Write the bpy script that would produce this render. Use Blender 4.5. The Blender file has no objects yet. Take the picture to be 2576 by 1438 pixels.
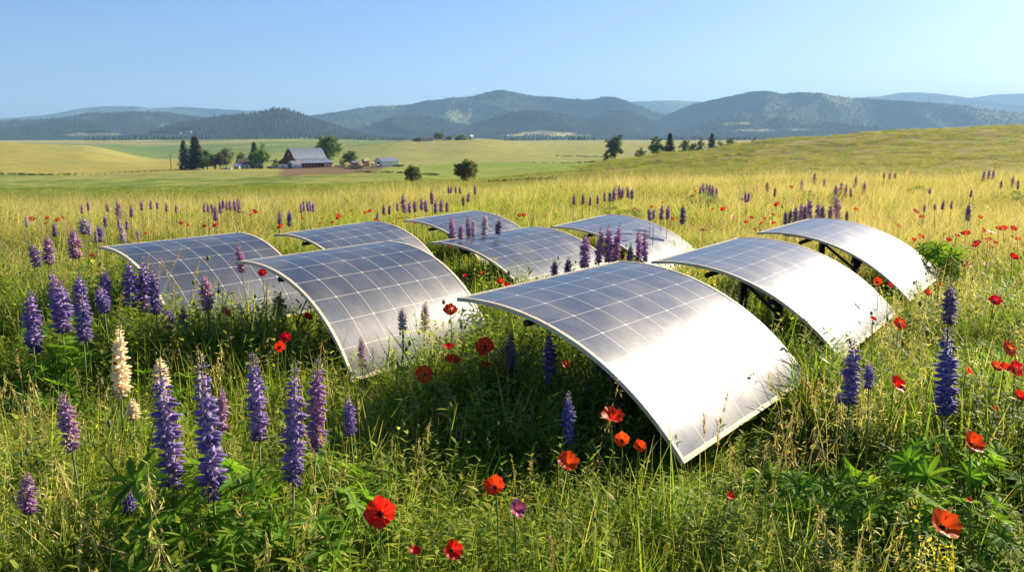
import bpy, math, numpy as np
from mathutils import Vector, Euler, Matrix
scene = bpy.context.scene
COL = scene.collection
F_PX = 2150.0; HCAM = 1.6; PITCH = math.atan(379 / F_PX)
SUN_AZ = math.radians(48); SUN_EL = math.radians(26)
rs = np.random.RandomState

# ------------------------------------------------------------------ geometry of the view (pixels of a 2576 px wide frame -> world)
def tandep(y):
    v = (719.0 - y) / F_PX
    return (math.sin(PITCH) - v * math.cos(PITCH)) / (math.cos(PITCH) + v * math.sin(PITCH))
def sx(x, y):
    v = (719.0 - y) / F_PX
    return (x - 1288.0) / F_PX / (math.cos(PITCH) + v * math.sin(PITCH))
def P(x, y, Y):
    return Vector((sx(x, y) * Y, Y, HCAM - tandep(y) * Y))

# ------------------------------------------------------------------ noise
def vnoise(x, y, seed=0):
    x = np.asarray(x, float); y = np.asarray(y, float)
    xi = np.floor(x).astype(np.int64); yi = np.floor(y).astype(np.int64)
    fx = x - xi; fy = y - yi; fx = fx * fx * (3 - 2 * fx); fy = fy * fy * (3 - 2 * fy)
    def h(a, b):
        n = (a * 374761393 + b * 668265263 + seed * 1442695041) & 0xFFFFFFFF
        n = ((n ^ (n >> 13)) * 1274126177) & 0xFFFFFFFF
        return ((n ^ (n >> 16)) & 0xFFFF) / 65535.0
    return (h(xi, yi) * (1 - fx) + h(xi + 1, yi) * fx) * (1 - fy) + (h(xi, yi + 1) * (1 - fx) + h(xi + 1, yi + 1) * fx) * fy
def fbm(x, y, o=4, seed=0):
    s = 0; a = .5; t = 0
    for i in range(o):
        s = s + a * vnoise(np.asarray(x) * 2 ** i, np.asarray(y) * 2 ** i, seed + i * 7); t += a; a *= .5
    return s / t
def sstep(a, b, x):
    t = np.clip((np.asarray(x, float) - a) / (b - a), 0, 1); return t * t * (3 - 2 * t)

# ------------------------------------------------------------------ materials
class NT:
    def __init__(s, name):
        s.m = bpy.data.materials.new(name); s.m.use_nodes = True; s.t = s.m.node_tree; s.t.nodes.clear()
        s.out = s.n('ShaderNodeOutputMaterial')
    def n(s, typ, **kw):
        nd = s.t.nodes.new(typ)
        for k, v in kw.items(): setattr(nd, k, v)
        return nd
    def l(s, a, b): s.t.links.new(a, b)
    def put(s, sock, v):
        if hasattr(v, 'is_output'): s.l(v, sock)
        elif v is not None: sock.default_value = v
    def math(s, op, a, b=None, c=None, clamp=False):
        nd = s.n('ShaderNodeMath', operation=op); nd.use_clamp = clamp
        s.put(nd.inputs[0], a); s.put(nd.inputs[1], b); s.put(nd.inputs[2], c); return nd.outputs[0]
    def mix(s, f, a, b, mode='MIX'):
        nd = s.n('ShaderNodeMix', data_type='RGBA', blend_type=mode)
        s.put(nd.inputs[0], f); s.put(nd.inputs[6], a); s.put(nd.inputs[7], b); return nd.outputs[2]
    def noise(s, scale, detail=3, vec=None, rough=.55):
        nd = s.n('ShaderNodeTexNoise'); nd.inputs['Scale'].default_value = scale; nd.inputs['Detail'].default_value = detail
        nd.inputs['Roughness'].default_value = rough
        if vec is not None: s.l(vec, nd.inputs['Vector'])
        return nd.outputs[0]
    def ramp(s, f, a, b):
        nd = s.n('ShaderNodeMapRange'); s.put(nd.inputs[0], f); nd.inputs[1].default_value = a; nd.inputs[2].default_value = b
        return nd.outputs[0]
    def attr(s, name): return s.n('ShaderNodeAttribute', attribute_name=name).outputs['Color']
    def bsdf(s, col, rough=.6, spec=.4, metal=0., normal=None, coat=None):
        b = s.n('ShaderNodeBsdfPrincipled'); s.put(b.inputs['Base Color'], col); s.put(b.inputs['Roughness'], rough)
        b.inputs['Specular IOR Level'].default_value = spec; s.put(b.inputs['Metallic'], metal)
        if normal is not None: s.l(normal, b.inputs['Normal'])
        return b
    def done(s, sh): s.l(sh, s.out.inputs[0]); return s.m
def c4(c): return (c[0], c[1], c[2], 1.)

def leaf_mat(name, trans=.35, var=.25, rough=.5, spec=.35, tint=(1, 1, 1)):
    N = NT(name); c = N.attr('Col')
    r = N.n('ShaderNodeObjectInfo').outputs['Random']
    hs = N.n('ShaderNodeHueSaturation'); N.l(c, hs.inputs['Color'])
    N.put(hs.inputs['Hue'], N.math('MULTIPLY_ADD', r, .03 * var / .25, .5 - .015 * var / .25))
    w = N.n('ShaderNodeTexWhiteNoise', noise_dimensions='1D'); N.l(r, w.inputs['W'])
    N.put(hs.inputs['Value'], N.math('MULTIPLY_ADD', w.outputs['Value'], var * 2, 1 - var))
    col = N.mix(1.0, hs.outputs[0], c4(tint), 'MULTIPLY')
    b = N.bsdf(col, rough, spec)
    t = N.n('ShaderNodeBsdfTranslucent'); N.l(N.mix(1.0, col, (1.25, 1.2, .7, 1), 'MULTIPLY'), t.inputs[0])
    mx = N.n('ShaderNodeMixShader'); mx.inputs[0].default_value = trans
    N.l(b.outputs[0], mx.inputs[1]); N.l(t.outputs[0], mx.inputs[2])
    return N.done(mx.outputs[0])
M = {}
M['grass'] = leaf_mat('grass_blades', .52, .28, .55, .2, (1.22, 1.2, 1.1))
M['lupin_leaf'] = leaf_mat('lupin_leaves', .48, .15, .6, .10, (1.25, 1.2, 1.1))
M['floret'] = leaf_mat('lupin_florets', .40, .12, .55, .3, (1.22, 1.15, 1.2))
M['tree'] = leaf_mat('tree_leaves', .36, .12, .6, .2)
def petal_mat():
    N = NT('poppy_petals'); c = N.attr('Col'); r = N.n('ShaderNodeObjectInfo').outputs['Random']
    tc = N.n('ShaderNodeTexCoord').outputs['Object']
    w = N.noise(60, 3, tc)
    hs = N.n('ShaderNodeHueSaturation'); N.l(c, hs.inputs['Color'])
    N.put(hs.inputs['Hue'], N.math('MULTIPLY_ADD', r, .022, .489)); N.put(hs.inputs['Value'], N.math('MULTIPLY_ADD', w, .5, .75))
    b = N.bsdf(hs.outputs[0], .45, .3); t = N.n('ShaderNodeBsdfTranslucent'); N.l(hs.outputs[0], t.inputs[0])
    mx = N.n('ShaderNodeMixShader'); mx.inputs[0].default_value = .58
    N.l(b.outputs[0], mx.inputs[1]); N.l(t.outputs[0], mx.inputs[2]); return N.done(mx.outputs[0])
M['petal'] = petal_mat()
def plain(name, col, rough=.6, spec=.4, metal=0., nscale=3., namt=.25, bump=0., bscale=20.):
    N = NT(name); tc = N.n('ShaderNodeTexCoord').outputs['Object']
    f = N.noise(nscale, 4, tc); c = N.mix(N.ramp(f, .3, .7), c4([k * (1 - namt) for k in col]), c4([min(1, k * (1 + namt)) for k in col]))
    nr = None
    if bump:
        bp = N.n('ShaderNodeBump'); bp.inputs['Strength'].default_value = bump; bp.inputs['Distance'].default_value = .01
        N.l(N.noise(bscale, 3, tc), bp.inputs['Height']); nr = bp.outputs[0]
    return N.done(N.bsdf(c, rough, spec, metal, nr).outputs[0])
M['rim'] = plain('cream_panel_rim', (.62, .54, .38), .45, .4, 0, 9, .18, .3, 60)
M['rimdark'] = plain('dark_backsheet', (.05, .045, .04), .6, .3, 0, 8, .3)
M['steel'] = plain('dark_steel', (.025, .022, .02), .55, .4, .3, 14, .4, .4, 80)
M['bark'] = plain('tree_bark', (.10, .075, .05), .9, .1, 0, 3, .4, .8, 10)
M['redwall'] = plain('faded_red_boards', (.15, .022, .022), .8, .2, 0, .6, .3)
M['brickwall'] = plain('weathered_red_siding', (.38, .14, .08), .8, .2, 0, .8, .35)
M['metalroof'] = plain('ribbed_metal_roof', (.29, .32, .37), .45, .5, .4, .3, .12)
M['greymetal'] = plain('grey_sheet_metal', (.33, .34, .36), .5, .5, .3, .5, .2)
M['white'] = plain('white_painted_siding', (.78, .76, .72), .6, .3, 0, .4, .08)
M['tan'] = plain('tan_boards', (.45, .33, .22), .8, .2, 0, .7, .25)
M['brownroof'] = plain('brown_shingle_roof', (.16, .105, .08), .9, .1, 0, .8, .25)
M['dark'] = plain('dark_rubber', (.02, .02, .022), .7, .3, 0, 2, .3)
M['hide'] = plain('cow_hide', (.42, .25, .17), .8, .1, 0, .7, .6)
M['stemg'] = plain('green_stem', (.11, .17, .035), .6, .3, 0, 30, .25)
M['capsule'] = plain('dark_poppy_centre', (.012, .010, .014), .7, .2, 0, 200, .4)
M['bud'] = plain('poppy_bud', (.16, .18, .07), .7, .2, 0, 60, .3)
M['wood'] = plain('weathered_post_wood', (.16, .12, .085), .9, .1, 0, 6, .4)
M['window'] = plain('dark_window_glass', (.03, .035, .045), .15, .6, 0, 3, .2)

# ------------------------------------------------------------------ mesh builder
class MB:
    def __init__(s): s.V = []; s.F = []; s.C = []; s.MI = []; s.n = 0; s.mats = []
    def mi(s, m):
        if m not in s.mats: s.mats.append(m)
        return s.mats.index(m)
    def add(s, V, F, m, C=None):
        V = np.asarray(V, float).reshape(-1, 3); s.V.append(V)
        if isinstance(F, np.ndarray): F = F.tolist()
        k = s.n; s.F += [[i + k for i in f] for f in F]; s.MI += [s.mi(m)] * len(F)
        C = np.ones((len(V), 3)) if C is None else np.broadcast_to(np.asarray(C, float), (len(V), 3))
        s.C.append(C); s.n += len(V)
    def merge(s, o, mat=None):
        k = s.n; s.V += o.V; s.C += o.C; s.F += [[i + k for i in f] for f in o.F]
        s.MI += [s.mi(o.mats[i]) for i in o.MI]; s.n += o.n
    def mesh(s, name, smooth=False, uv=None):
        me = bpy.data.meshes.new(name); V = np.concatenate(s.V)
        me.from_pydata(V.tolist(), [], s.F)
        for m in s.mats: me.materials.append(M[m])
        me.polygons.foreach_set('material_index', np.array(s.MI, np.int32))
        if smooth: me.polygons.foreach_set('use_smooth', np.ones(len(s.F), bool))
        at = me.color_attributes.new('Col', 'FLOAT_COLOR', 'POINT')
        C = np.concatenate(s.C); C4 = np.ones((len(C), 4), np.float32); C4[:, :3] = C
        at.data.foreach_set('color', C4.ravel()); me.update(); return me
    def box(s, lo, hi, m, T=None, C=None):
        x0, y0, z0 = lo; x1, y1, z1 = hi
        V = np.array([(x0, y0, z0), (x1, y0, z0), (x1, y1, z0), (x0, y1, z0), (x0, y0, z1), (x1, y0, z1), (x1, y1, z1), (x0, y1, z1)])
        if T is not None: V = np.array([T @ Vector(v) for v in V])
        s.add(V, [[0, 3, 2, 1], [4, 5, 6, 7], [0, 1, 5, 4], [1, 2, 6, 5], [2, 3, 7, 6], [3, 0, 4, 7]], m, C)
    def tube(s, pts, rad, m, k=5, C=None, cap=True):
        pts = np.asarray(pts, float); n = len(pts); rad = np.broadcast_to(rad, (n,)); V = []
        for i in range(n):
            t = pts[min(i + 1, n - 1)] - pts[max(i - 1, 0)]; t = t / (np.linalg.norm(t) + 1e-9)
            a = np.cross(t, (0.3, 1, 0.1)); a /= np.linalg.norm(a) + 1e-9; b = np.cross(t, a)
            for j in range(k):
                w = 2 * math.pi * j / k; V.append(pts[i] + rad[i] * (a * math.cos(w) + b * math.sin(w)))
        F = [[i * k + j, i * k + (j + 1) % k, (i + 1) * k + (j + 1) % k, (i + 1) * k + j] for i in range(n - 1) for j in range(k)]
        if cap: F += [list(range(k))[::-1], list(range((n - 1) * k, n * k))]
        s.add(V, F, m, C)
    def prism(s, prof, x0, x1, m, T=None, caps=True):
        n = len(prof); V = [(x0, a, b) for a, b in prof] + [(x1, a, b) for a, b in prof]
        if T is not None: V = [tuple(T @ Vector(v)) for v in V]
        F = [[i, (i + 1) % n, n + (i + 1) % n, n + i] for i in range(n)]
        if caps: F += [list(range(n))[::-1], list(range(n, 2 * n))]
        s.add(V, F, m)
    def ribbons(s, O, D, B, L, W, wdir, prof, m, C, C2=None):
        """n ribbons: origin O, direction D, bend B (n,3), length L, width W, profile over t (k+1 values)"""
        n = len(O); k = len(prof); t = np.linspace(0, 1, k)[None, :, None]
        L = np.broadcast_to(L, (n,))[:, None, None]; W = np.broadcast_to(W, (n,))[:, None, None]
        c = O[:, None, :] + D[:, None, :] * L * t + B[:, None, :] * L * t * t
        w = wdir[:, None, :] * W * np.asarray(prof)[None, :, None] * .5
        V = np.stack([c - w, c + w], 2).reshape(-1, 3)
        i = np.arange(n)[:, None] * 2 * k + np.arange(k - 1)[None, :] * 2
        Fq = np.stack([i, i + 1, i + 3, i + 2], -1).reshape(-1, 4)
        C = np.broadcast_to(np.asarray(C, float), (n, 3)); C2 = C if C2 is None else np.broadcast_to(np.asarray(C2, float), (n, 3))
        CC = (C[:, None, :] * (1 - t) + C2[:, None, :] * t); CC = np.repeat(CC[:, :, None, :], 2, 2).reshape(-1, 3)
        s.add(V, Fq, m, CC)

def rnd_dirs(R, n): a = R.uniform(0, 2 * math.pi, n); return np.stack([np.cos(a), np.sin(a), 0 * a], 1)
def unit(v): return v / (np.linalg.norm(v, axis=-1, keepdims=True) + 1e-9)
def mixc(R, n, *cols):
    cols = np.array(cols, float); i = R.randint(0, len(cols), n); j = R.randint(0, len(cols), n); f = R.rand(n, 1)
    return (cols[i] * (1 - f) + cols[j] * f) * R.uniform(.75, 1.25, (n, 1))

# ------------------------------------------------------------------ objects
def link(o): COL.objects.link(o); return o
def obj(name, me, parent=None, loc=None, rot=None, scale=None):
    o = bpy.data.objects.new(name, me); link(o)
    if parent: o.parent = parent
    if loc is not None: o.location = loc
    if rot is not None: o.rotation_euler = rot
    if scale is not None: o.scale = scale
    return o
def tag(o, label, cat, group=None):
    o['label'] = label; o['category'] = cat
    if group: o['group'] = group
    return o
def thing(name, label, cat, loc=(0, 0, 0), rz=0, group=None):
    return tag(obj(name, None, None, loc, (0, 0, rz)), label, cat, group)

def scatter(name, protos, pts, pid, rot, scl, kind='stuff'):
    """one object: prototypes and points live in its own mesh, a node tree puts the prototypes on the points"""
    mb = MB(); tagv = []
    for k, p in enumerate(protos): tagv += [k] * p.n; mb.merge(p)
    nv = mb.n; npt = len(pts); me = mb.mesh(name); me.vertices.add(npt)
    co = np.empty((nv + npt) * 3, np.float32); me.vertices.foreach_get('co', co)
    co = co.reshape(-1, 3); co[nv:] = pts; me.vertices.foreach_set('co', co.ravel())
    a = me.attributes.new('pid', 'INT', 'POINT'); a.data.foreach_set('value', np.concatenate([tagv, pid]).astype(np.int32))
    a = me.attributes.new('ispt', 'INT', 'POINT'); a.data.foreach_set('value', np.concatenate([np.zeros(nv), np.ones(npt)]).astype(np.int32))
    a = me.attributes.new('rot', 'FLOAT_VECTOR', 'POINT'); v = np.zeros((nv + npt, 3), np.float32); v[nv:] = rot; a.data.foreach_set('vector', v.ravel())
    a = me.attributes.new('scl', 'FLOAT_VECTOR', 'POINT'); v = np.zeros((nv + npt, 3), np.float32); v[nv:] = scl; a.data.foreach_set('vector', v.ravel())
    me.update(); o = obj(name, me)
    g = bpy.data.node_groups.new(name + '_scatter', 'GeometryNodeTree')
    g.interface.new_socket('Geometry', in_out='INPUT', socket_type='NodeSocketGeometry')
    g.interface.new_socket('Geometry', in_out='OUTPUT', socket_type='NodeSocketGeometry')
    N = g.nodes; Lk = g.links.new; gi = N.new('NodeGroupInput'); go = N.new('NodeGroupOutput'); jn = N.new('GeometryNodeJoinGeometry')
    def na(nm, ty): x = N.new('GeometryNodeInputNamedAttribute'); x.data_type = ty; x.inputs['Name'].default_value = nm; return x.outputs['Attribute']
    def cmp(a, val):
        x = N.new('FunctionNodeCompare'); x.data_type = 'INT'; x.operation = 'EQUAL'; Lk(a, x.inputs[2]); x.inputs[3].default_value = val; return x.outputs[0]
    isp = na('ispt', 'INT'); pd = na('pid', 'INT'); ro = na('rot', 'FLOAT_VECTOR'); sc = na('scl', 'FLOAT_VECTOR')
    s0 = N.new('GeometryNodeSeparateGeometry'); s0.domain = 'POINT'; Lk(gi.outputs[0], s0.inputs[0]); Lk(cmp(isp, 1), s0.inputs[1])
    for k in range(len(protos)):
        s1 = N.new('GeometryNodeSeparateGeometry'); s1.domain = 'POINT'; Lk(s0.outputs[1], s1.inputs[0]); Lk(cmp(pd, k), s1.inputs[1])
        ip = N.new('GeometryNodeInstanceOnPoints'); Lk(s0.outputs[0], ip.inputs['Points']); Lk(cmp(pd, k), ip.inputs['Selection'])
        Lk(s1.outputs[0], ip.inputs['Instance']); Lk(ro, ip.inputs['Rotation']); Lk(sc, ip.inputs['Scale']); Lk(ip.outputs[0], jn.inputs[0])
    Lk(jn.outputs[0], go.inputs[0])
    md = o.modifiers.new('scatter', 'NODES'); md.node_group = g; o['kind'] = kind
    return o

# ================================================================== TERRAIN
TY = [45, 90, 140, 180, 300, 400, 520, 700, 850, 1000, 1300, 1700, 3000]
TX = {-400: [(-.05, -.2, -.45, -.8), (505, 497, 481, 470, 443, 436, 415, 374, 353, 360, 358, 356, 353)],
      0:    [(-.05, -.2, -.45, -.8), (505, 497, 481, 470, 443, 436, 415, 375, 357, 364, 359, 356, 353)],
      200:  [(-.03, -.18, -.4, -.72), (504, 495, 480, 469, 442, 434, 416, 384, 366, 371, 363, 356, 353)],
      420:  [(-.02, -.16, -.36, -.65), (502, 492, 477, 466, 440, 427, 420, 408, 403, 396, 370, 354, 353)],
      750:  [(0, -.12, -.3, -.55), (492, 478, 465, 457, 436, 421, 413, 400, 388, 376, 358, 350, 354)],
      1050: [(0, -.07, -.2, -.4), (480, 468, 459, 452, 434, 418, 408, 384, 362, 354, 357, 356, 354)],
      1200: [(0, -.04, -.14, -.28), (471, 461, 455, 453, 432, 415, 406, 378, 356, 350, 355, 356, 354)],
      1400: [(0, 0, -.05, -.12), (462, 447, 437, 442, 424, 413, 403, 386, 374, 366, 360, 355, 354)],
      1550: [(0, 0, 0, -.03), (456, 431, 404, 412, 414, 408, 400, 384, 372, 364, 358, 354, 354)],
      1700: [(0, 0, 0, 0), (450, 417, 385, 396, 402, 400, 396, 380, 370, 362, 356, 354, 354)],
      2000: [(0, .02, .04, .06), (442, 392, 348, 358, 385, 388, 384, 376, 368, 360, 356, 354, 354)],
      2300: [(0, .04, .07, .1), (434, 370, 327, 338, 370, 375, 374, 370, 366, 360, 356, 354, 354)],
      2576: [(0, .05, .1, .14), (430, 358, 316, 326, 360, 366, 366, 364, 362, 358, 356, 354, 354)],
      3000: [(0, .05, .1, .14), (430, 354, 312, 322, 356, 362, 364, 362, 360, 358, 356, 354, 354)]}
_xs = np.array(sorted(TX)); _Y = np.array([0, 8, 12, 16, 20, 25] + TY + [13000.])
_tab = np.array([[0, 0] + list(TX[x][0]) + [HCAM - tandep(y) * Y for Y, y in zip(TY, TX[x][1])] + [-90.] for x in _xs])
_s = np.array([sx(x, 450) for x in _xs])
def _pchip(xk, yk, x):
    h = np.diff(xk); dl = np.diff(yk, axis=-1) / h; m = np.zeros_like(yk)
    a, b = dl[..., :-1], dl[..., 1:]; m[..., 1:-1] = np.where(a * b > 0, 2 * a * b / (a + b + 1e-12 * np.sign(a + b + 1e-30)), 0)
    m[..., 0] = dl[..., 0]; m[..., -1] = dl[..., -1]
    i = np.clip(np.searchsorted(xk, x) - 1, 0, len(xk) - 2); t = (x - xk[i]) / h[i]
    return i, t, h[i], m
_lY = np.log(_Y + 6)
def ground(X, Y):
    X = np.asarray(X, float); Y = np.asarray(Y, float)
    Yc = np.clip(Y, 0, 12999); s = np.clip(X / np.maximum(Yc, 3), _s[0], _s[-1] - 1e-6)
    j = np.clip(np.searchsorted(_s, s) - 1, 0, len(_s) - 2); u = (s - _s[j]) / (_s[j + 1] - _s[j]); u = u * u * (3 - 2 * u)
    i, t, h, m = _pchip(_lY, _tab, np.log(Yc + 6))
    def ev(j):
        y0 = _tab[j, i]; y1 = _tab[j, i + 1]; m0 = m[j, i]; m1 = m[j, i + 1]
        return (2*t**3-3*t**2+1)*y0 + (t**3-2*t**2+t)*h*m0 + (-2*t**3+3*t**2)*y1 + (t**3-t**2)*h*m1
    z = ev(j) * (1 - u) + ev(j + 1) * u
    z = z + (fbm(X * .45, Y * .45, 3, 3) - .5) * .07 + (fbm(X / 40., Y / 40., 3, 5) - .5) * np.minimum(Yc, 300) * .0075 * sstep(30, 120, Yc)
    return z
def gz(x, y): return float(ground(x, y))

def colour_field(X, Y):
    """crop and pasture colours (real albedo patches)"""
    xd = 1288 + F_PX * X / np.maximum(Y, 1.); n1 = fbm(X / 60, Y / 60, 4, 11); n2 = fbm(X / 9, Y / 9, 3, 12)
    def C(*c): return np.array(c)[None, :]
    def lay(c, new, a): return c * (1 - a[:, None]) + new * a[:, None]
    green = C(.155, .205, .04); straw = C(.33, .31, .095); yellow = C(.33, .285, .062); olive = C(.22, .235, .065); bright = C(.20, .28, .03)
    c = np.repeat(C(.06, .075, .025), len(X), 0)
    edge = np.clip(28 + (n1 - .5) * 12, 20, 40)
    c = lay(c, green * (.8 + .5 * n2[:, None]), sstep(0, 6, Y - edge))
    c = lay(c, straw, sstep(20, 45, Y) * sstep(700, 1000, xd - (Y - 40) * 1.2 + (n1 - .5) * 160) * sstep(170, 140, Y))
    c = lay(c, C(.14, .17, .035), sstep(25, 40, Y) * sstep(40, 28, Y) * .5 * n2)
    c = lay(c, straw * .9, .55 * sstep(.5, .75, n1) * sstep(30, 60, Y) * sstep(300, 200, Y))
    # far part of the pasture and crops
    c = lay(c, bright, sstep(160, 200, Y) * sstep(430, 415, Y) * sstep(900, 1000, xd) * (.6 + .4 * n2))
    c = lay(c, yellow, sstep(318, 330, Y + (xd - 200) * -.03) * sstep(880, 860, xd + (Y - 400) * .9) * sstep(960, 880, Y))
    c = lay(c, olive * 1.1, sstep(425, 440, Y) * sstep(430, 560, xd - (Y - 430) * .4))
    c = lay(c, straw * .9, .75 * sstep(560, 640, Y + (n1 - .5) * 90) * sstep(800, 1000, xd))
    c = lay(c, C(.13, .20, .05), sstep(880, 960, Y) * sstep(1150, 950, xd) * sstep(.55, .45, np.abs(((Y + xd * .35) / 420) % 1 - .5) + .06))
    c = lay(c, C(.33, .29, .12), sstep(1300, 1500, Y) * sstep(.42, .6, fbm(X / 300, Y / 260, 3, 19)))
    # right hill: dry grass with greener hollows
    rh = sstep(28, 40, Y) * sstep(1290, 1420, xd + Y * .8) * sstep(175, 150, Y)
    tl = fbm(X / 2.2, Y / 4.5, 4, 21)
    c = lay(c, C(.185, .165, .05) * (1.2 - .75 * sstep(.42, .62, tl))[:, None], rh)
    c = lay(c, C(.075, .095, .022), rh * sstep(.50, .60, tl) * .85)
    g2 = fbm(X / 3.5, Y / 8, 4, 23)
    lh = sstep(30, 45, Y) * sstep(330, 300, Y) * (1 - sstep(1290, 1420, xd + Y * .8))
    c = lay(c, C(.09, .145, .025), lh * sstep(.5, .66, g2) * .7); c = lay(c, C(.30, .30, .065), lh * sstep(.48, .3, g2) * .75)
    c = lay(c, C(.25, .27, .06), sstep(330, 360, Y) * sstep(1300, 1000, Y) * sstep(.5, .64, fbm(X / 45, Y / 110, 4, 27)) * .55)
    c = lay(c, C(.31, .29, .09), sstep(180, 230, Y) * sstep(1600, 1200, Y) * sstep(.50, .66, fbm(X / 70 + 7, Y / 60, 4, 29)) * .5)
    c = lay(c, C(.17, .105, .065), sstep(285, 300, Y + (n2 - .5) * 30 + (900 - xd) * .30 * (xd < 900)) * sstep(412, 400, Y) * sstep(690, 720, xd + (n1 - .5) * 60) * sstep(985, 950, xd + (n2 - .5) * 50) * .9)
    return np.clip(c * (.9 + .2 * fbm(X / 1.3, Y / 1.3, 2, 31))[:, None], 0, 1)

def ground_mat():
    N = NT('meadow_ground'); c = N.attr('Col'); tc = N.n('ShaderNodeNewGeometry').outputs['Position']
    f = N.noise(.8, 5, tc); f2 = N.noise(.09, 5, tc, .65)
    c = N.mix(1., c, N.mix(N.ramp(f, .3, .7), (.72, .78, .7, 1), (1.22, 1.18, 1.2, 1)), 'MULTIPLY')
    c = N.mix(1., c, N.mix(N.ramp(f2, .35, .65), (.84, .9, .85, 1), (1.14, 1.08, 1.1, 1)), 'MULTIPLY')
    bp = N.n('ShaderNodeBump'); bp.inputs['Strength'].default_value = .8; bp.inputs['Distance'].default_value = .35
    N.l(N.noise(.9, 6, tc, .7), bp.inputs['Height'])
    return N.done(N.bsdf(c, .95, .05, 0, bp.outputs[0]).outputs[0])
M['ground'] = ground_mat()
def make_ground():
    Yr = np.concatenate([np.linspace(-5, 25, 100), 25 * (12900 / 25.) ** (np.linspace(0, 1, 420)[1:])])
    S = np.linspace(-1.25, 1.25, 520); YY, SS = np.meshgrid(Yr, S, indexing='ij'); XX = SS * (YY + 9)
    Z = ground(XX.ravel(), YY.ravel()); V = np.stack([XX.ravel(), YY.ravel(), Z], 1)
    nr, nc = XX.shape; i = (np.arange(nr - 1)[:, None] * nc + np.arange(nc - 1)[None, :]).ravel()
    mb = MB(); mb.add(V, np.stack([i, i + 1, i + nc + 1, i + nc], 1), 'ground', colour_field(XX.ravel(), YY.ravel()))
    o = obj('ground', mb.mesh('ground', True)); o['kind'] = 'structure'
make_ground()

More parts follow.
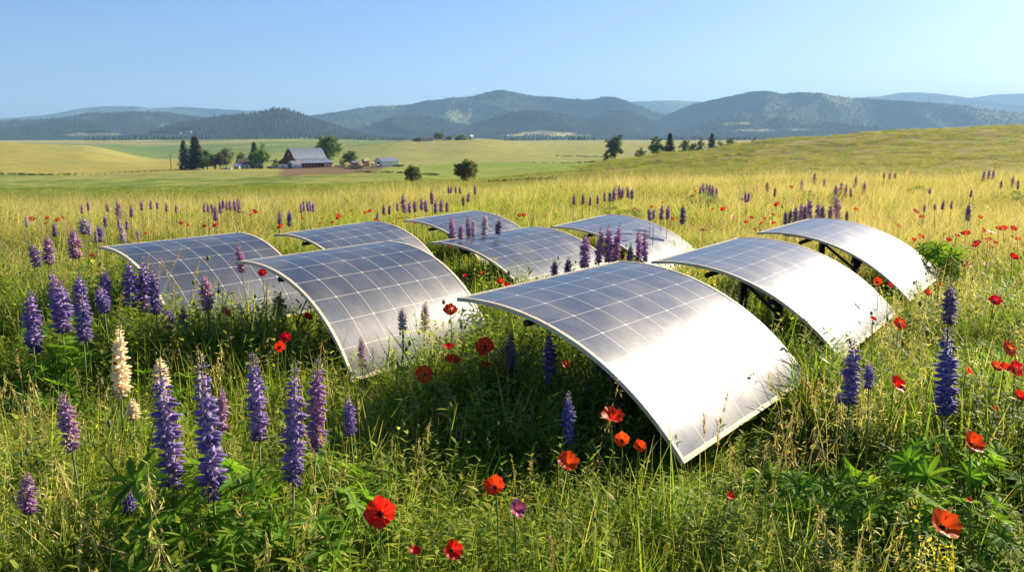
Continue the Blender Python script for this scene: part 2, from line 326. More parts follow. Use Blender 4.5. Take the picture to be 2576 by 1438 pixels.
# ================================================================== MOUNTAINS
def hill_mat():
    N = NT('forested_slopes'); c = N.attr('Col'); tc = N.n('ShaderNodeNewGeometry').outputs['Position']
    f = N.noise(.012, 5, tc, .6); f2 = N.noise(.0022, 4, tc)
    c = N.mix(1., c, N.mix(N.ramp(f, .35, .65), (.55, .6, .6, 1), (1.5, 1.4, 1.3, 1)), 'MULTIPLY')
    c = N.mix(1., c, N.mix(N.ramp(f2, .4, .65), (.8, .85, .9, 1), (1.25, 1.2, 1.1, 1)), 'MULTIPLY')
    bp = N.n('ShaderNodeBump'); bp.inputs['Strength'].default_value = 1.; bp.inputs['Distance'].default_value = 18.
    N.l(N.noise(.03, 4, tc, .7), bp.inputs['Height'])
    return N.done(N.bsdf(c, .95, .05, 0, bp.outputs[0]).outputs[0])
M['hill'] = hill_mat()
ranges = []
def mountain(name, prof, Yr, Y0, seed, spur=.8, clear=(), fs=1., base=(.042, .078, .046), nf=0, hs=11., foot=-22.):  # hs: tree height
    prof = np.array(prof, float); nx = 420; nt = 90
    xd = np.linspace(prof[0, 0], prof[-1, 0], nx)
    _, _, _, _ = 0, 0, 0, 0
    i, t, h, m = _pchip(prof[:, 0], prof[:, 1], xd)
    y = (2*t**3-3*t**2+1)*prof[i,1] + (t**3-2*t**2+t)*h*m[i] + (-2*t**3+3*t**2)*prof[i+1,1] + (t**3-t**2)*h*m[i+1]
    y = y + (fbm(xd / 16., xd * 0, 3, seed) - .5) * 2.2
    zr = np.array([HCAM - tandep(v) * Yr for v in y]); s = (xd - 1288) / F_PX / math.cos(PITCH) * .985
    s = np.array([sx(a, b) for a, b in zip(xd, y)])
    T = np.concatenate([np.linspace(0, 1, nt), np.linspace(1, 1.7, 14)[1:]]); TT, SS = np.meshgrid(T, s, indexing='ij')
    YY = Y0 + (Yr - Y0) * TT + (Yr - Y0) * .18 * (fbm(SS * 5 * fs, SS * 0, 2, seed + 1) - .5) * np.sin(np.clip(TT, 0, 1) * math.pi)
    ZR = np.broadcast_to(zr, TT.shape); tc = np.clip(TT, 0, 1)
    warp = SS * 9 * fs + (tc - 1) * 1.6 * (vnoise(SS * 4 * fs, SS * 0 + 1, seed) - .5) * 2
    rid = 1 - np.abs(2 * vnoise(warp, tc * 1.3, seed + 2) - 1); rid2 = 1 - np.abs(2 * vnoise(warp * 2.7, tc * 3.1, seed + 3) - 1)
    rid3 = fbm(warp * 8, tc * 9, 3, seed + 6)
    prof_t = sstep(-.15, 1.08, tc) ** 1.15
    shape = prof_t * (1 - spur * 1.6 * (1 - rid) * np.sin(tc * math.pi) ** .7 - spur * .8 * (1 - rid2) * np.sin(tc * math.pi) - .12 * (rid3 - .5) * np.sin(tc * math.pi))
    shape = shape - np.clip(TT - 1, 0, 1) * .8
    Z = foot + (ZR - foot) * shape; Z = np.where(tc <= 0.001, foot - 60, Z); XX = SS * YY
    # colour: conifer forest, paler grass on open clearings given as (x, y, rx, ry) in the photograph's frame
    px = 1288 + F_PX * SS; el = (Z - HCAM) / YY; py = 340 - el * F_PX
    C = np.repeat(np.array(base)[None], XX.size, 0); n = fbm(XX / 260, YY / 260, 4, seed + 9).ravel()
    C = C * (.7 + .7 * n)[:, None]; open_ = sstep(.60, .72, n) * .5
    for (cx, cy, rx, ry, a) in clear:
        d = ((px - cx) / rx) ** 2 + ((py - cy) / ry) ** 2 + (fbm(px / 24, py / 7, 3, seed + 4) - .5) * 1.3
        open_ = np.maximum(open_, sstep(1.15, .85, d).ravel() * a)
    oc = np.array([.26, .25, .10])[None] * (.8 + .4 * fbm(px / 20, py / 5, 2, 5).ravel()[:, None]); C = C * (1 - open_[:, None]) + oc * open_[:, None]
    mb = MB(); V = np.stack([XX.ravel(), YY.ravel(), Z.ravel()], 1); nr, nc = XX.shape
    i = (np.arange(nr - 1)[:, None] * nc + np.arange(nc - 1)[None, :]).ravel()
    mb.add(V, np.stack([i, i + 1, i + nc + 1, i + nc], 1), 'hill', C)
    o = obj(name, mb.mesh(name, True)); o['kind'] = 'structure'
    if nf:
        R = rs(seed); a = R.rand(nf * 2) ** .8 * (nt - 1.01); b = R.rand(nf * 2) * (nc - 1.01); ai = a.astype(int); bi = b.astype(int); fa = a - ai; fb = b - bi
        def smp(A): return (A[ai, bi] * (1 - fb) + A[ai, bi + 1] * fb) * (1 - fa) + (A[ai + 1, bi] * (1 - fb) + A[ai + 1, bi + 1] * fb) * fa
        p = np.stack([smp(XX), smp(YY), smp(Z)], 1); ov = open_.reshape(XX.shape)[ai, bi]
        nn = fbm(p[:, 0] / 120, p[:, 1] / 120, 3, seed + 8)
        keep = (R.rand(len(p)) > ov * 1.05) & (p[:, 2] > foot - 5) & (R.rand(len(p)) < .35 + 1.3 * (nn - .3)); p = p[keep][:nf]
        ranges.append((p, hs))
H = [('mountain_range', [(2350, 262), (2420, 250), (2460, 243), (2510, 236), (2576, 234), (2750, 240), (2900, 250)], 11500, 8800, 101, {}),
     ('mountain_range', [(1950, 262), (2100, 254), (2150, 246), (2220, 240), (2280, 231), (2330, 232), (2400, 240), (2470, 249), (2560, 262), (2800, 270)], 9500, 7400, 102, {}),
     ('mountain_range', [(1400, 275), (1590, 255), (1640, 253), (1700, 252), (1780, 256), (1900, 262), (2050, 275)], 9200, 6800, 103, {}),
     ('mountain_range', [(-300, 305), (0, 297), (60, 293), (130, 286), (200, 273), (290, 266), (350, 267), (380, 271), (450, 268), (540, 273), (620, 277), (690, 280), (780, 292), (900, 310), (1050, 330)], 8000, 5600, 104, {}),
     ('mountain_range', [(560, 340), (680, 305), (760, 292), (830, 284), (900, 272), (960, 266), (1020, 263), (1070, 253), (1130, 246), (1190, 240), (1230, 229), (1262, 225), (1300, 231), (1340, 239), (1400, 243), (1430, 247), (1480, 249), (1530, 242), (1560, 247), (1600, 262), (1640, 276), (1700, 296), (1780, 320), (1850, 345)], 5200, 3700, 105,
      dict(clear=((1130, 283, 60, 5, .35), (1380, 335, 75, 7, 1), (1290, 342, 45, 5, 1), (1440, 343, 60, 4, 1), (1560, 340, 45, 6, 1), (1620, 346, 60, 3, 1)), nf=14000, spur=.85, base=(.055, .09, .058))),
     ('mountain_range', [(1560, 352), (1640, 312), (1680, 288), (1740, 263), (1800, 248), (1850, 238), (1900, 228), (1930, 227), (1968, 234), (2000, 231), (2050, 232), (2100, 240), (2200, 248), (2300, 253), (2400, 262), (2500, 274), (2600, 285), (2900, 300)], 5000, 3700, 106,
      dict(clear=((1840, 308, 55, 5, 1), (1890, 330, 60, 4, 1), (1960, 328, 85, 4, 1), (2010, 326, 40, 3, 1), (2200, 322, 160, 4, .6), (1930, 342, 130, 4, 1)), nf=16000, base=(.052, .085, .056))),
     ('mountain_range', [(-300, 315), (0, 304), (120, 299), (200, 290), (270, 283), (330, 280), (400, 283), (460, 289), (540, 300), (640, 318), (720, 336), (800, 352)], 4300, 3200, 107,
      dict(clear=((405, 300, 22, 6, .8), (250, 340, 90, 6, 1), (60, 345, 60, 3, .8), (150, 349, 160, 4, 1)), nf=34000, spur=.8)),
     ('wooded_hill', [(300, 352), (380, 334), (450, 313), (540, 298), (600, 290), (650, 284), (700, 275), (740, 283), (800, 305), (860, 325), (920, 343), (980, 356)], 3000, 2450, 108,
      dict(clear=((640, 296, 40, 7, .7), (700, 304, 35, 4, .6), (400, 342, 130, 5.5, 1), (480, 333, 45, 4, 1)), nf=16000, spur=.25, fs=.8, hs=12.))]
for i_, (pf_, a_, b_) in enumerate([([(820, 356), (870, 338), (920, 318), (965, 303), (1010, 293), (1060, 291), (1120, 301), (1200, 322), (1270, 347)], 4150, 3500),
    ([(1110, 352), (1180, 320), (1240, 297), (1300, 281), (1350, 277), (1400, 283), (1470, 299), (1560, 321), (1650, 346)], 4000, 3400),
    ([(1430, 332), (1490, 298), (1540, 279), (1580, 281), (1620, 297), (1680, 322), (1740, 346)], 4450, 3800),
    ([(1650, 354), (1740, 322), (1820, 297), (1880, 284), (1950, 288), (2040, 303), (2150, 314), (2320, 330), (2500, 345)], 4150, 3500),
    ([(-250, 342), (0, 325), (110, 311), (190, 304), (280, 311), (360, 328), (440, 346)], 3650, 3150)]):
    H.insert(len(H) - 1, ('foothill', pf_, a_, b_, 120 + i_, dict(nf=15000, spur=.5, fs=1.3, base=(.038, .07, .036), clear=((1840, 312, 50, 4, 1), (1890, 330, 60, 4, 1), (1960, 328, 85, 4, 1), (1380, 336, 75, 6, 1), (1290, 342, 45, 5, 1), (1440, 343, 60, 4, 1), (250, 340, 90, 6, 1)) if i_ != 0 else ())))
for nm, pf, Yr, Y0, sd, kw in H: mountain(nm, pf, Yr, Y0, sd, **kw)
def conifer_low():
    mb = MB(); R = rs(7)
    for k in range(4):
        z0 = .1 + k * .2; z1 = z0 + .36 + (.0 if k < 3 else -.06); r = .25 * (1 - k * .22); n = 6; a = np.arange(n) / n * 6.283 + k
        rr = r * R.uniform(.7, 1.2, n); V = np.concatenate([np.stack([rr * np.cos(a), rr * np.sin(a), z0 + R.uniform(-.04, .04, n)], 1), [[0, 0, min(z1, 1)]]])
        mb.add(V, [[i, (i + 1) % n, n] for i in range(n)], 'tree', (.035, .075, .035))
    return mb
pf = np.concatenate([p for p, h in ranges]); hf = np.concatenate([np.full(len(p), h) for p, h in ranges]); R = rs(55)
sc = hf * R.uniform(.6, 1.25, len(pf))
scatter('forest', [conifer_low()], pf, np.zeros(len(pf)), np.stack([0 * sc, 0 * sc, R.rand(len(sc)) * 6.28], 1), np.stack([sc * 1.15, sc * 1.15, sc], 1))
# belts of conifers on the valley floor before the mountains
pb = []
for (xa, xb, Ya, n) in [(1290, 1440, 2300, 90), (1430, 1500, 2000, 40), (1600, 1900, 2300, 190), (1850, 2050, 2600, 120), (230, 560, 2050, 120), (900, 1180, 2200, 260), (560, 900, 2150, 230), (1150, 1300, 2500, 90), (2000, 2200, 2500, 60)]:
    R = rs(int(xa)); xx = R.uniform(xa, xb, n); Yv = Ya + R.randn(n) * 60 + (fbm(xx / 40, xx * 0, 2, 4) - .5) * 200; X = (xx - 1288) / F_PX * Yv
    pb.append(np.stack([X, Yv, ground(X, Yv)], 1))
pb = np.concatenate(pb); sc = rs(9).uniform(6, 13, len(pb))
scatter('treeline', [conifer_low()], pb, np.zeros(len(pb)), np.stack([0 * sc, 0 * sc, sc * 9], 1), np.stack([sc * 1.4, sc * 1.4, sc], 1))

# ================================================================== SOLAR PANELS
def panel_mat():
    N = NT('solar_sheet'); uv = N.n('ShaderNodeUVMap', uv_map='UVMap').outputs[0]; sp = N.n('ShaderNodeSeparateXYZ'); N.l(uv, sp.inputs[0])
    U, V = sp.outputs[0], sp.outputs[1]          # metres across the width, metres down the slope; cells 0.24 x 0.19
    def line(c, cell, hw, off=0.):                # 1 on the line
        q = N.math('FRACT', N.math('ADD', N.math('DIVIDE', c, cell), .5 + off)); d = N.math('MULTIPLY', N.math('ABSOLUTE', N.math('SUBTRACT', q, .5)), cell)
        return d, N.math('MULTIPLY', N.math('SUBTRACT', hw, d), 1. / .0012, clamp=True)
    cu, cv = .210, .164
    du, lu = line(U, cu, .0024); dv, lv = line(V, cv, .0019)
    dia = N.math('MULTIPLY', N.math('SUBTRACT', .0115, N.math('ADD', du, dv)), 500., clamp=True)
    bus = None
    for o in (.2, .4, .6, .8):
        _, b = line(U, cu, .0009, o); bus = b if bus is None else N.math('MAXIMUM', bus, b)
    cid = N.n('ShaderNodeCombineXYZ'); N.l(N.math('FLOOR', N.math('DIVIDE', U, cu)), cid.inputs[0]); N.l(N.math('FLOOR', N.math('DIVIDE', V, cv)), cid.inputs[1])
    wn = N.n('ShaderNodeTexWhiteNoise', noise_dimensions='3D'); N.l(cid.outputs[0], wn.inputs['Vector'])
    tc = N.n('ShaderNodeTexCoord').outputs['Object']; cl = N.noise(2.6, 4, tc); fine = N.noise(180, 2, tc)
    cell = N.mix(wn.outputs['Value'], (.010, .032, .080, 1), (.017, .043, .098, 1))
    cell = N.mix(N.math('MULTIPLY', N.ramp(cl, .45, .7), .25), cell, (.09, .088, .09, 1))
    cell = N.mix(N.math('MULTIPLY', fine, .12), cell, (.10, .10, .12, 1))
    m = N.math('MAXIMUM', N.math('MAXIMUM', lu, lv), dia)
    c = N.mix(N.math('MULTIPLY', bus, .4), cell, (.55, .52, .46, 1)); sm = N.noise(1.3, 5, tc, .7); c = N.mix(N.math('MULTIPLY', N.ramp(sm, .48, .62), .09), c, (.40, .36, .28, 1)); c = N.mix(m, c, (.60, .55, .44, 1))
    ro = N.math('MULTIPLY_ADD', N.ramp(cl, .3, .7), .08, .29)
    b = N.bsdf(c, ro, .5); b.inputs['IOR'].default_value = 1.46
    b.inputs['Coat Weight'].default_value = .10; b.inputs['Coat Roughness'].default_value = .2
    bp = N.n('ShaderNodeBump'); bp.inputs['Strength'].default_value = .12; bp.inputs['Distance'].default_value = .01; N.l(N.noise(5, 3, tc), bp.inputs['Height']); N.l(bp.outputs[0], b.inputs['Normal']); N.l(bp.outputs[0], b.inputs['Coat Normal'])
    g = N.n('ShaderNodeBsdfGlossy'); g.inputs['Color'].default_value = (1., .93, .84, 1); g.inputs['Roughness'].default_value = .64; mx = N.n('ShaderNodeMixShader')
    N.put(mx.inputs[0], N.math('MULTIPLY_ADD', N.ramp(sm, .35, .65), .030, .022)); N.l(b.outputs[0], mx.inputs[1]); N.l(g.outputs[0], mx.inputs[2])
    return N.done(mx.outputs[0])
M['panel'] = panel_mat()
PANELS = dict(
 A=[-0.181, 3.961, 0.835, 0.647, 1.533, 1.38, -0.076, 0.925, 'nearest curved solar sheet, its low end glaring white, orange poppies at its corner'],
 B=[1.075, 5.496, 0.788, 0.603, 1.603, 1.369, -0.136, 0.88, 'pale glaring solar sheet on a dark post between the nearest and the whitest sheet'],
 C=[2.304, 7.35, 0.771, 0.611, 1.531, 1.458, -0.133, 0.837, 'whitest solar sheet, rearmost on the right, with lupins behind its crest'],
 D=[-1.577, 5.063, 0.851, 0.642, 1.243, 0.939, -0.123, 1.187, 'steeply curved blue grey solar sheet in the middle front, clear low corner above the poppies'],
 E=[-2.913, 6.052, 0.811, 0.645, 1.166, 0.934, -0.079, 1.148, 'darkest blue solar sheet, leftmost of all, half hidden by purple lupins'],
 F=[-2.023, 7.591, 0.727, 0.501, 1.321, 0.934, -0.155, 1.039, 'dark blue solar sheet directly behind the steep middle front sheet'],
 G=[-0.615, 7.433, 0.672, 0.603, 1.587, 1.283, -0.11, 0.797, 'grey blue solar sheet in the centre, behind the tip of the nearest sheet'],
 H=[-1.127, 9.207, 0.694, 0.517, 1.365, 1.315, -0.042, 0.824, 'small looking blue sheet farthest back, pale lupin spikes before it'],
 I=[0.505, 8.98, 0.649, 0.493, 1.578, 1.576, -0.07, 0.845, 'silvery solar sheet behind the group of tall purple lupins'])
PF = {}
def make_panel(key, q):
    x, y, zc, yaw, W, R_, t0, t1, label = q
    a = np.array([math.sin(yaw), math.cos(yaw), 0]); d = np.array([math.cos(yaw), -math.sin(yaw), 0]); up = np.array([0, 0, 1.])
    cx = (x + d[0] * R_ * math.sin(.5) + a[0] * W / 2); cy = (y + d[1] * R_ * math.sin(.5) + a[1] * W / 2); z0 = gz(cx, cy)
    base = np.array([cx, cy, z0]); PF[key] = (np.array([x, y]), a[:2], d[:2], W, R_, t0, t1, zc)
    root = thing('solar_panel', label, 'solar panel', base, 0, 'curved solar panels standing in the meadow')
    def S(th, w, off=0.): return np.array([x, y, zc]) + a * w + d * (R_ + off) * math.sin(th) + up * ((R_ + off) * math.cos(th) - R_) - base
    def sheet(t_a, t_b, w_a, w_b, o0, o1, mat, nt=40, nw=10, uvs=False, sides=True):
        mb = MB(); th = np.linspace(t_a, t_b, nt); ws = np.linspace(w_a, w_b, nw)
        V = [S(t, w, o1) for t in th for w in ws]; F = [[i*nw+j, (i+1)*nw+j, (i+1)*nw+j+1, i*nw+j+1] for i in range(nt-1) for j in range(nw-1)]
        if sides:
            n = len(V); V += [S(t, w, o0) for t in th for w in ws]; F += [[n+i*nw+j+1, n+(i+1)*nw+j+1, n+(i+1)*nw+j, n+i*nw+j] for i in range(nt-1) for j in range(nw-1)]
            for i in range(nt-1):
                F += [[i*nw, n+i*nw, n+(i+1)*nw, (i+1)*nw], [i*nw+nw-1, (i+1)*nw+nw-1, n+(i+1)*nw+nw-1, n+i*nw+nw-1]]
            for j in range(nw-1):
                F += [[j, j+1, n+j+1, n+j], [(nt-1)*nw+j, n+(nt-1)*nw+j, n+(nt-1)*nw+j+1, (nt-1)*nw+j+1]]
        mb.add(V, F, mat); me = mb.mesh('sheet', False)
        if uvs:
            ul = me.uv_layers.new(name='UVMap'); W0 = (w_b - w_a) / 2; Lt = R_ * (t_b - t_a)
            co = np.array([[ws[k % nw] - w_a, R_ * (th[k // nw] - t_a)] for k in range(nt * nw)])
            su = 7 * .210 / (w_b - w_a); sv = round(Lt / .164) * .164 / Lt
            for lp in me.loops: ul.data[lp.index].uv = (co[lp.vertex_index][0] * su, co[lp.vertex_index][1] * sv)
            me.polygons.foreach_set('use_smooth', np.ones(len(me.polygons), bool))
        return me
    b = .020; bt = b / R_
    obj('solar_sheet', sheet(t0 + bt, t1 - bt, b, W - b, 0, 0, 'panel', 60, 14, True, False), root)
    obj('backsheet', sheet(t0 + bt*.5, t1 - bt*.5, b*.5, W - b*.5, -.014, -.006, 'rimdark'), root)
    mb = MB()
    for args in ((t0, t1, 0, b), (t0, t1, W - b, W), (t0, t0 + bt, b, W - b), (t1 - bt, t1, b, W - b)):
        me = sheet(*args, -.016, .003, 'rim', 40 if args[1] - args[0] > .2 else 3, 3)
        V = np.array([v.co for v in me.vertices]); mb.add(V, [list(p.vertices) for p in me.polygons], 'rim'); bpy.data.meshes.remove(me)
    obj('rim', mb.mesh('rim'), root)
    for w in (.14 * W, .86 * W):
        mb = MB()
        mb.tube([S(t, w, -.035) for t in np.linspace(t0 + .12, t1 - .1, 16)], .016, 'steel', 6); obj('rafter', mb.mesh('rafter'), root)
        for t in (t0 + .60 * (t1 - t0),):
            top = S(t, w, -.05); mb = MB(); mb.box((top[0] - .022, top[1] - .022, -.1), (top[0] + .022, top[1] + .022, top[2] + .01), 'steel'); po = obj('post', mb.mesh('post'), root); mb = MB(); mb.box((top[0] - .034, top[1] - .034, top[2] - .05), (top[0] + .034, top[1] + .034, top[2] + .004), 'steel'); mb.tube([(top[0], top[1] - .02, top[2] - .12), S(t - .22, w, -.05)], .012, 'steel', 5); mb.tube([(top[0] - .045, top[1], top[2] - .03), (top[0] + .045, top[1], top[2] - .03)], .008, 'greymetal', 6); obj('bracket', mb.mesh('bracket'), po)
    top = S(t0 + .26 * (t1 - t0), W * .5, -.06); mb = MB(); mb.box((top[0] - .022, top[1] - .022, -.1), (top[0] + .022, top[1] + .022, top[2]), 'steel'); obj('post', mb.mesh('post'), root)
    for t in (t0 + .26 * (t1 - t0), t0 + .60 * (t1 - t0)):
        mb = MB(); mb.tube([S(t, .06 * W, -.075), S(t, .94 * W, -.075)], .018, 'steel', 6); obj('crossbeam', mb.mesh('crossbeam'), root)
for k, q in PANELS.items(): make_panel(k, q)
def panel_limit(X, Y):
    """highest plant that fits under or in front of a sheet at X, Y"""
    lim = np.full(np.shape(X), 9.); g = ground(X, Y)
    for key, (o, a, d, W, R_, t0, t1, zc) in PF.items():
        rx = X - o[0]; ry = Y - o[1]; w = rx * a[0] + ry * a[1]; u = rx * d[0] + ry * d[1]
        um = R_ * math.sin(t1); inside = (w > -.10) & (w < W + .10) & (u > R_ * math.sin(t0) - .1) & (u < um + .10)
        uu = np.clip(u, 0, um); z = zc + np.sqrt(R_ ** 2 - uu ** 2) - R_ - g
        lim = np.where(inside, np.minimum(lim, z - .07), lim)
        f = {'A': .62, 'D': .40, 'B': .15}.get(key, .0)
        front = (u > um + .1) & (u < um + f) & (w > -.3) & (w < W * (.62 if key in 'AD' else .4)); lim = np.where(front, np.minimum(lim, z[0] * 0 + .20 if False else .20), lim)
        near = (w > -.35) & (w <= -.1) & (u > um * .72) & (u < um + .2) & (key in 'AD'); lim = np.where(near, np.minimum(lim, .36), lim)
    return lim

# ================================================================== MEADOW PLANTS (prototypes)
GRN = [(.085, .17, .018), (.12, .22, .022), (.17, .27, .03), (.06, .125, .018)]
YGR = [(.25, .31, .035), (.32, .36, .05), (.19, .28, .03)]
STR = [(.40, .36, .16), (.50, .43, .22), (.33, .31, .12)]
def add_blades(mb, R, n, rad, h0, h1, w0, w1, lean, bend, cols, tipcols=None, segs=4, cx=0, cy=0):
    r = rad * np.sqrt(R.rand(n)); a = R.uniform(0, 6.283, n); O = np.stack([cx + r * np.cos(a), cy + r * np.sin(a), -.02 + 0 * r], 1)
    dr = rnd_dirs(R, n); L = R.uniform(h0, h1, n); D = unit(dr * (R.rand(n, 1) * lean) + [0, 0, 1]); B = dr * (R.rand(n, 1) ** 1.5 * bend) - [0, 0, 1] * (R.rand(n, 1) ** 2 * bend * .35)
    wd = rnd_dirs(R, n); wd = unit(wd - (wd * D).sum(1, keepdims=True) * D); C = mixc(R, n, *cols); C2 = C * 1.15 if tipcols is None else mixc(R, n, *tipcols)
    prof = [.7, 1, .85, .55, .08][:segs + 1] if segs == 4 else [.8, 1, .6, .08]
    mb.ribbons(O, D, B, L, R.uniform(w0, w1, n), wd, prof, 'grass', C, C2); return O, D, B, L
def add_panicle(mb, R, O, D, B, L, col, n=26, t0=.72, spread=.045, sl=.012, sw=.0032, droop=.5):
    t = R.uniform(t0, 1, n)[:, None]; p = O + D * L * t + B * L * t * t; dr = rnd_dirs(R, n)
    taper = (1.05 - (t - t0) / (1 - t0)); q = p + dr * spread * taper * R.uniform(.3, 1, (n, 1)) + [0, 0, .01] - np.array([0, 0, 1]) * spread * droop * R.rand(n, 1)
    d = unit(q - p); ln = np.linalg.norm(q - p, axis=1); c = mixc(R, n, *col)
    mb.ribbons(p, d, d * 0, ln, .0009, unit(np.cross(d, [0, .2, 1])), [1, 1], 'grass', c)
    d2 = unit(d * .5 + [0, 0, -.2] + R.randn(n, 3) * .3); mb.ribbons(q, d2, d2 * 0, sl * R.uniform(.7, 1.4, n), sw, unit(np.cross(d2, R.randn(n, 3))), [.3, 1, .8, .1], 'grass', c)
def palmate(mb, R, c, up, size, n, col, m='lupin_leaf', fold=.0):
    a0 = R.rand() * 6.28; up = unit(np.asarray(up, float)); x = unit(np.cross(up, [.31, .77, .2])); y = np.cross(up, x)
    a = a0 + np.arange(n) / n * 6.283 + R.uniform(-.12, .12, n); rad = np.cos(a)[:, None] * x + np.sin(a)[:, None] * y
    cup = R.uniform(.15, .5); D = unit(rad + up * cup); B = up[None] * -.22 + R.randn(n, 3) * .04; wd = unit(np.cross(D, up[None]))
    L = size * R.uniform(.85, 1.1, n); C = mixc(R, n, *col) * R.uniform(.85, 1.15)
    # each leaflet folded along its midrib: two half ribbons
    for sg in (-1, 1):
        w2 = wd * sg; O = np.repeat(np.array(c)[None], n, 0)
        k = 5; t = np.linspace(0, 1, k)[None, :, None]; cc = O[:, None] + D[:, None] * L[:, None, None] * t + B[:, None] * L[:, None, None] * t * t
        ww = (w2 * .5 + up * .18)[:, None] * (L * .23)[:, None, None] * np.array([.15, .75, 1, .8, .05])[None, :, None]
        Vv = np.stack([cc, cc + ww], 2).reshape(-1, 3); i = np.arange(n)[:, None] * 2 * k + np.arange(k - 1)[None] * 2
        Fq = np.stack([i, i + 1, i + 3, i + 2], -1).reshape(-1, 4); mb.add(Vv, Fq, m, np.repeat(C, 2 * k, 0))
LG = [(.055, .15, .014), (.085, .21, .018), (.13, .28, .024), (.17, .31, .03)]
def lupin_foliage(R, nleaf, spread, h, size, m='lupin_leaf'):
    mb = MB()
    for k in range(nleaf):
        a = R.rand() * 6.28; r = spread * math.sqrt(R.uniform(.02, 1)); z = h * (1 - .55 * (r / spread) ** 2) * R.uniform(.45, 1.05)
        e = np.array([r * math.cos(a), r * math.sin(a), z]); o = np.array([e[0] * .15, e[1] * .15, 0]); d = e - o
        w = unit(np.cross(d, [0.1, .2, 1.]))[None]; mb.ribbons(o[None], (d * [.7, .7, 1.15])[None], (d * [.3, .3, -.15])[None], 1., .0035, w, [1, 1, 1, .8], m, np.array([LG[1]]))
        palmate(mb, R, e, unit(np.array([math.cos(a) * .5, math.sin(a) * .5, 1.]) + R.randn(3) * .22), size * R.uniform(.75, 1.2), R.randint(7, 11), LG, m)
    return mb
def forb(R, ns, rad, h, cols, ll=.035, lw=.008, flowers=None, nodes=16):
    mb = MB()
    for k in range(ns):
        O, D, B, L = add_blades(mb, R, 1, rad, h * .7, h, .0028, .0036, .25, .12, cols, cols)
        t = np.linspace(.12, .98, nodes)[:, None]; p = O + D * L[:, None] * t + B * L[:, None] * t * t; n = nodes * 2; p = np.repeat(p, 2, 0)
        a = np.arange(n) * 2.4 + R.rand(); dr = np.stack([np.cos(a), np.sin(a), R.uniform(.3, .9, n)], 1); dr = unit(dr)
        wd = unit(np.cross(dr, [0, 0, 1.])); sz = (1.1 - .6 * np.linspace(0, 1, n)) * ll * R.uniform(.7, 1.3, n)
        mb.ribbons(p, dr, np.array([[0, 0, -.25]]) + 0 * dr, sz, sz * (lw / ll), wd, [.3, 1, .8, .1], 'grass', mixc(R, n, *cols))
        if flowers is not None:
            q = p[-10:]; d2 = unit(R.randn(10, 3) + [0, 0, .6]); mb.ribbons(q, d2, d2 * 0, .012, .008, unit(np.cross(d2, R.randn(10, 3))), [.4, 1, .3], 'grass', mixc(R, 10, *flowers))
    return mb
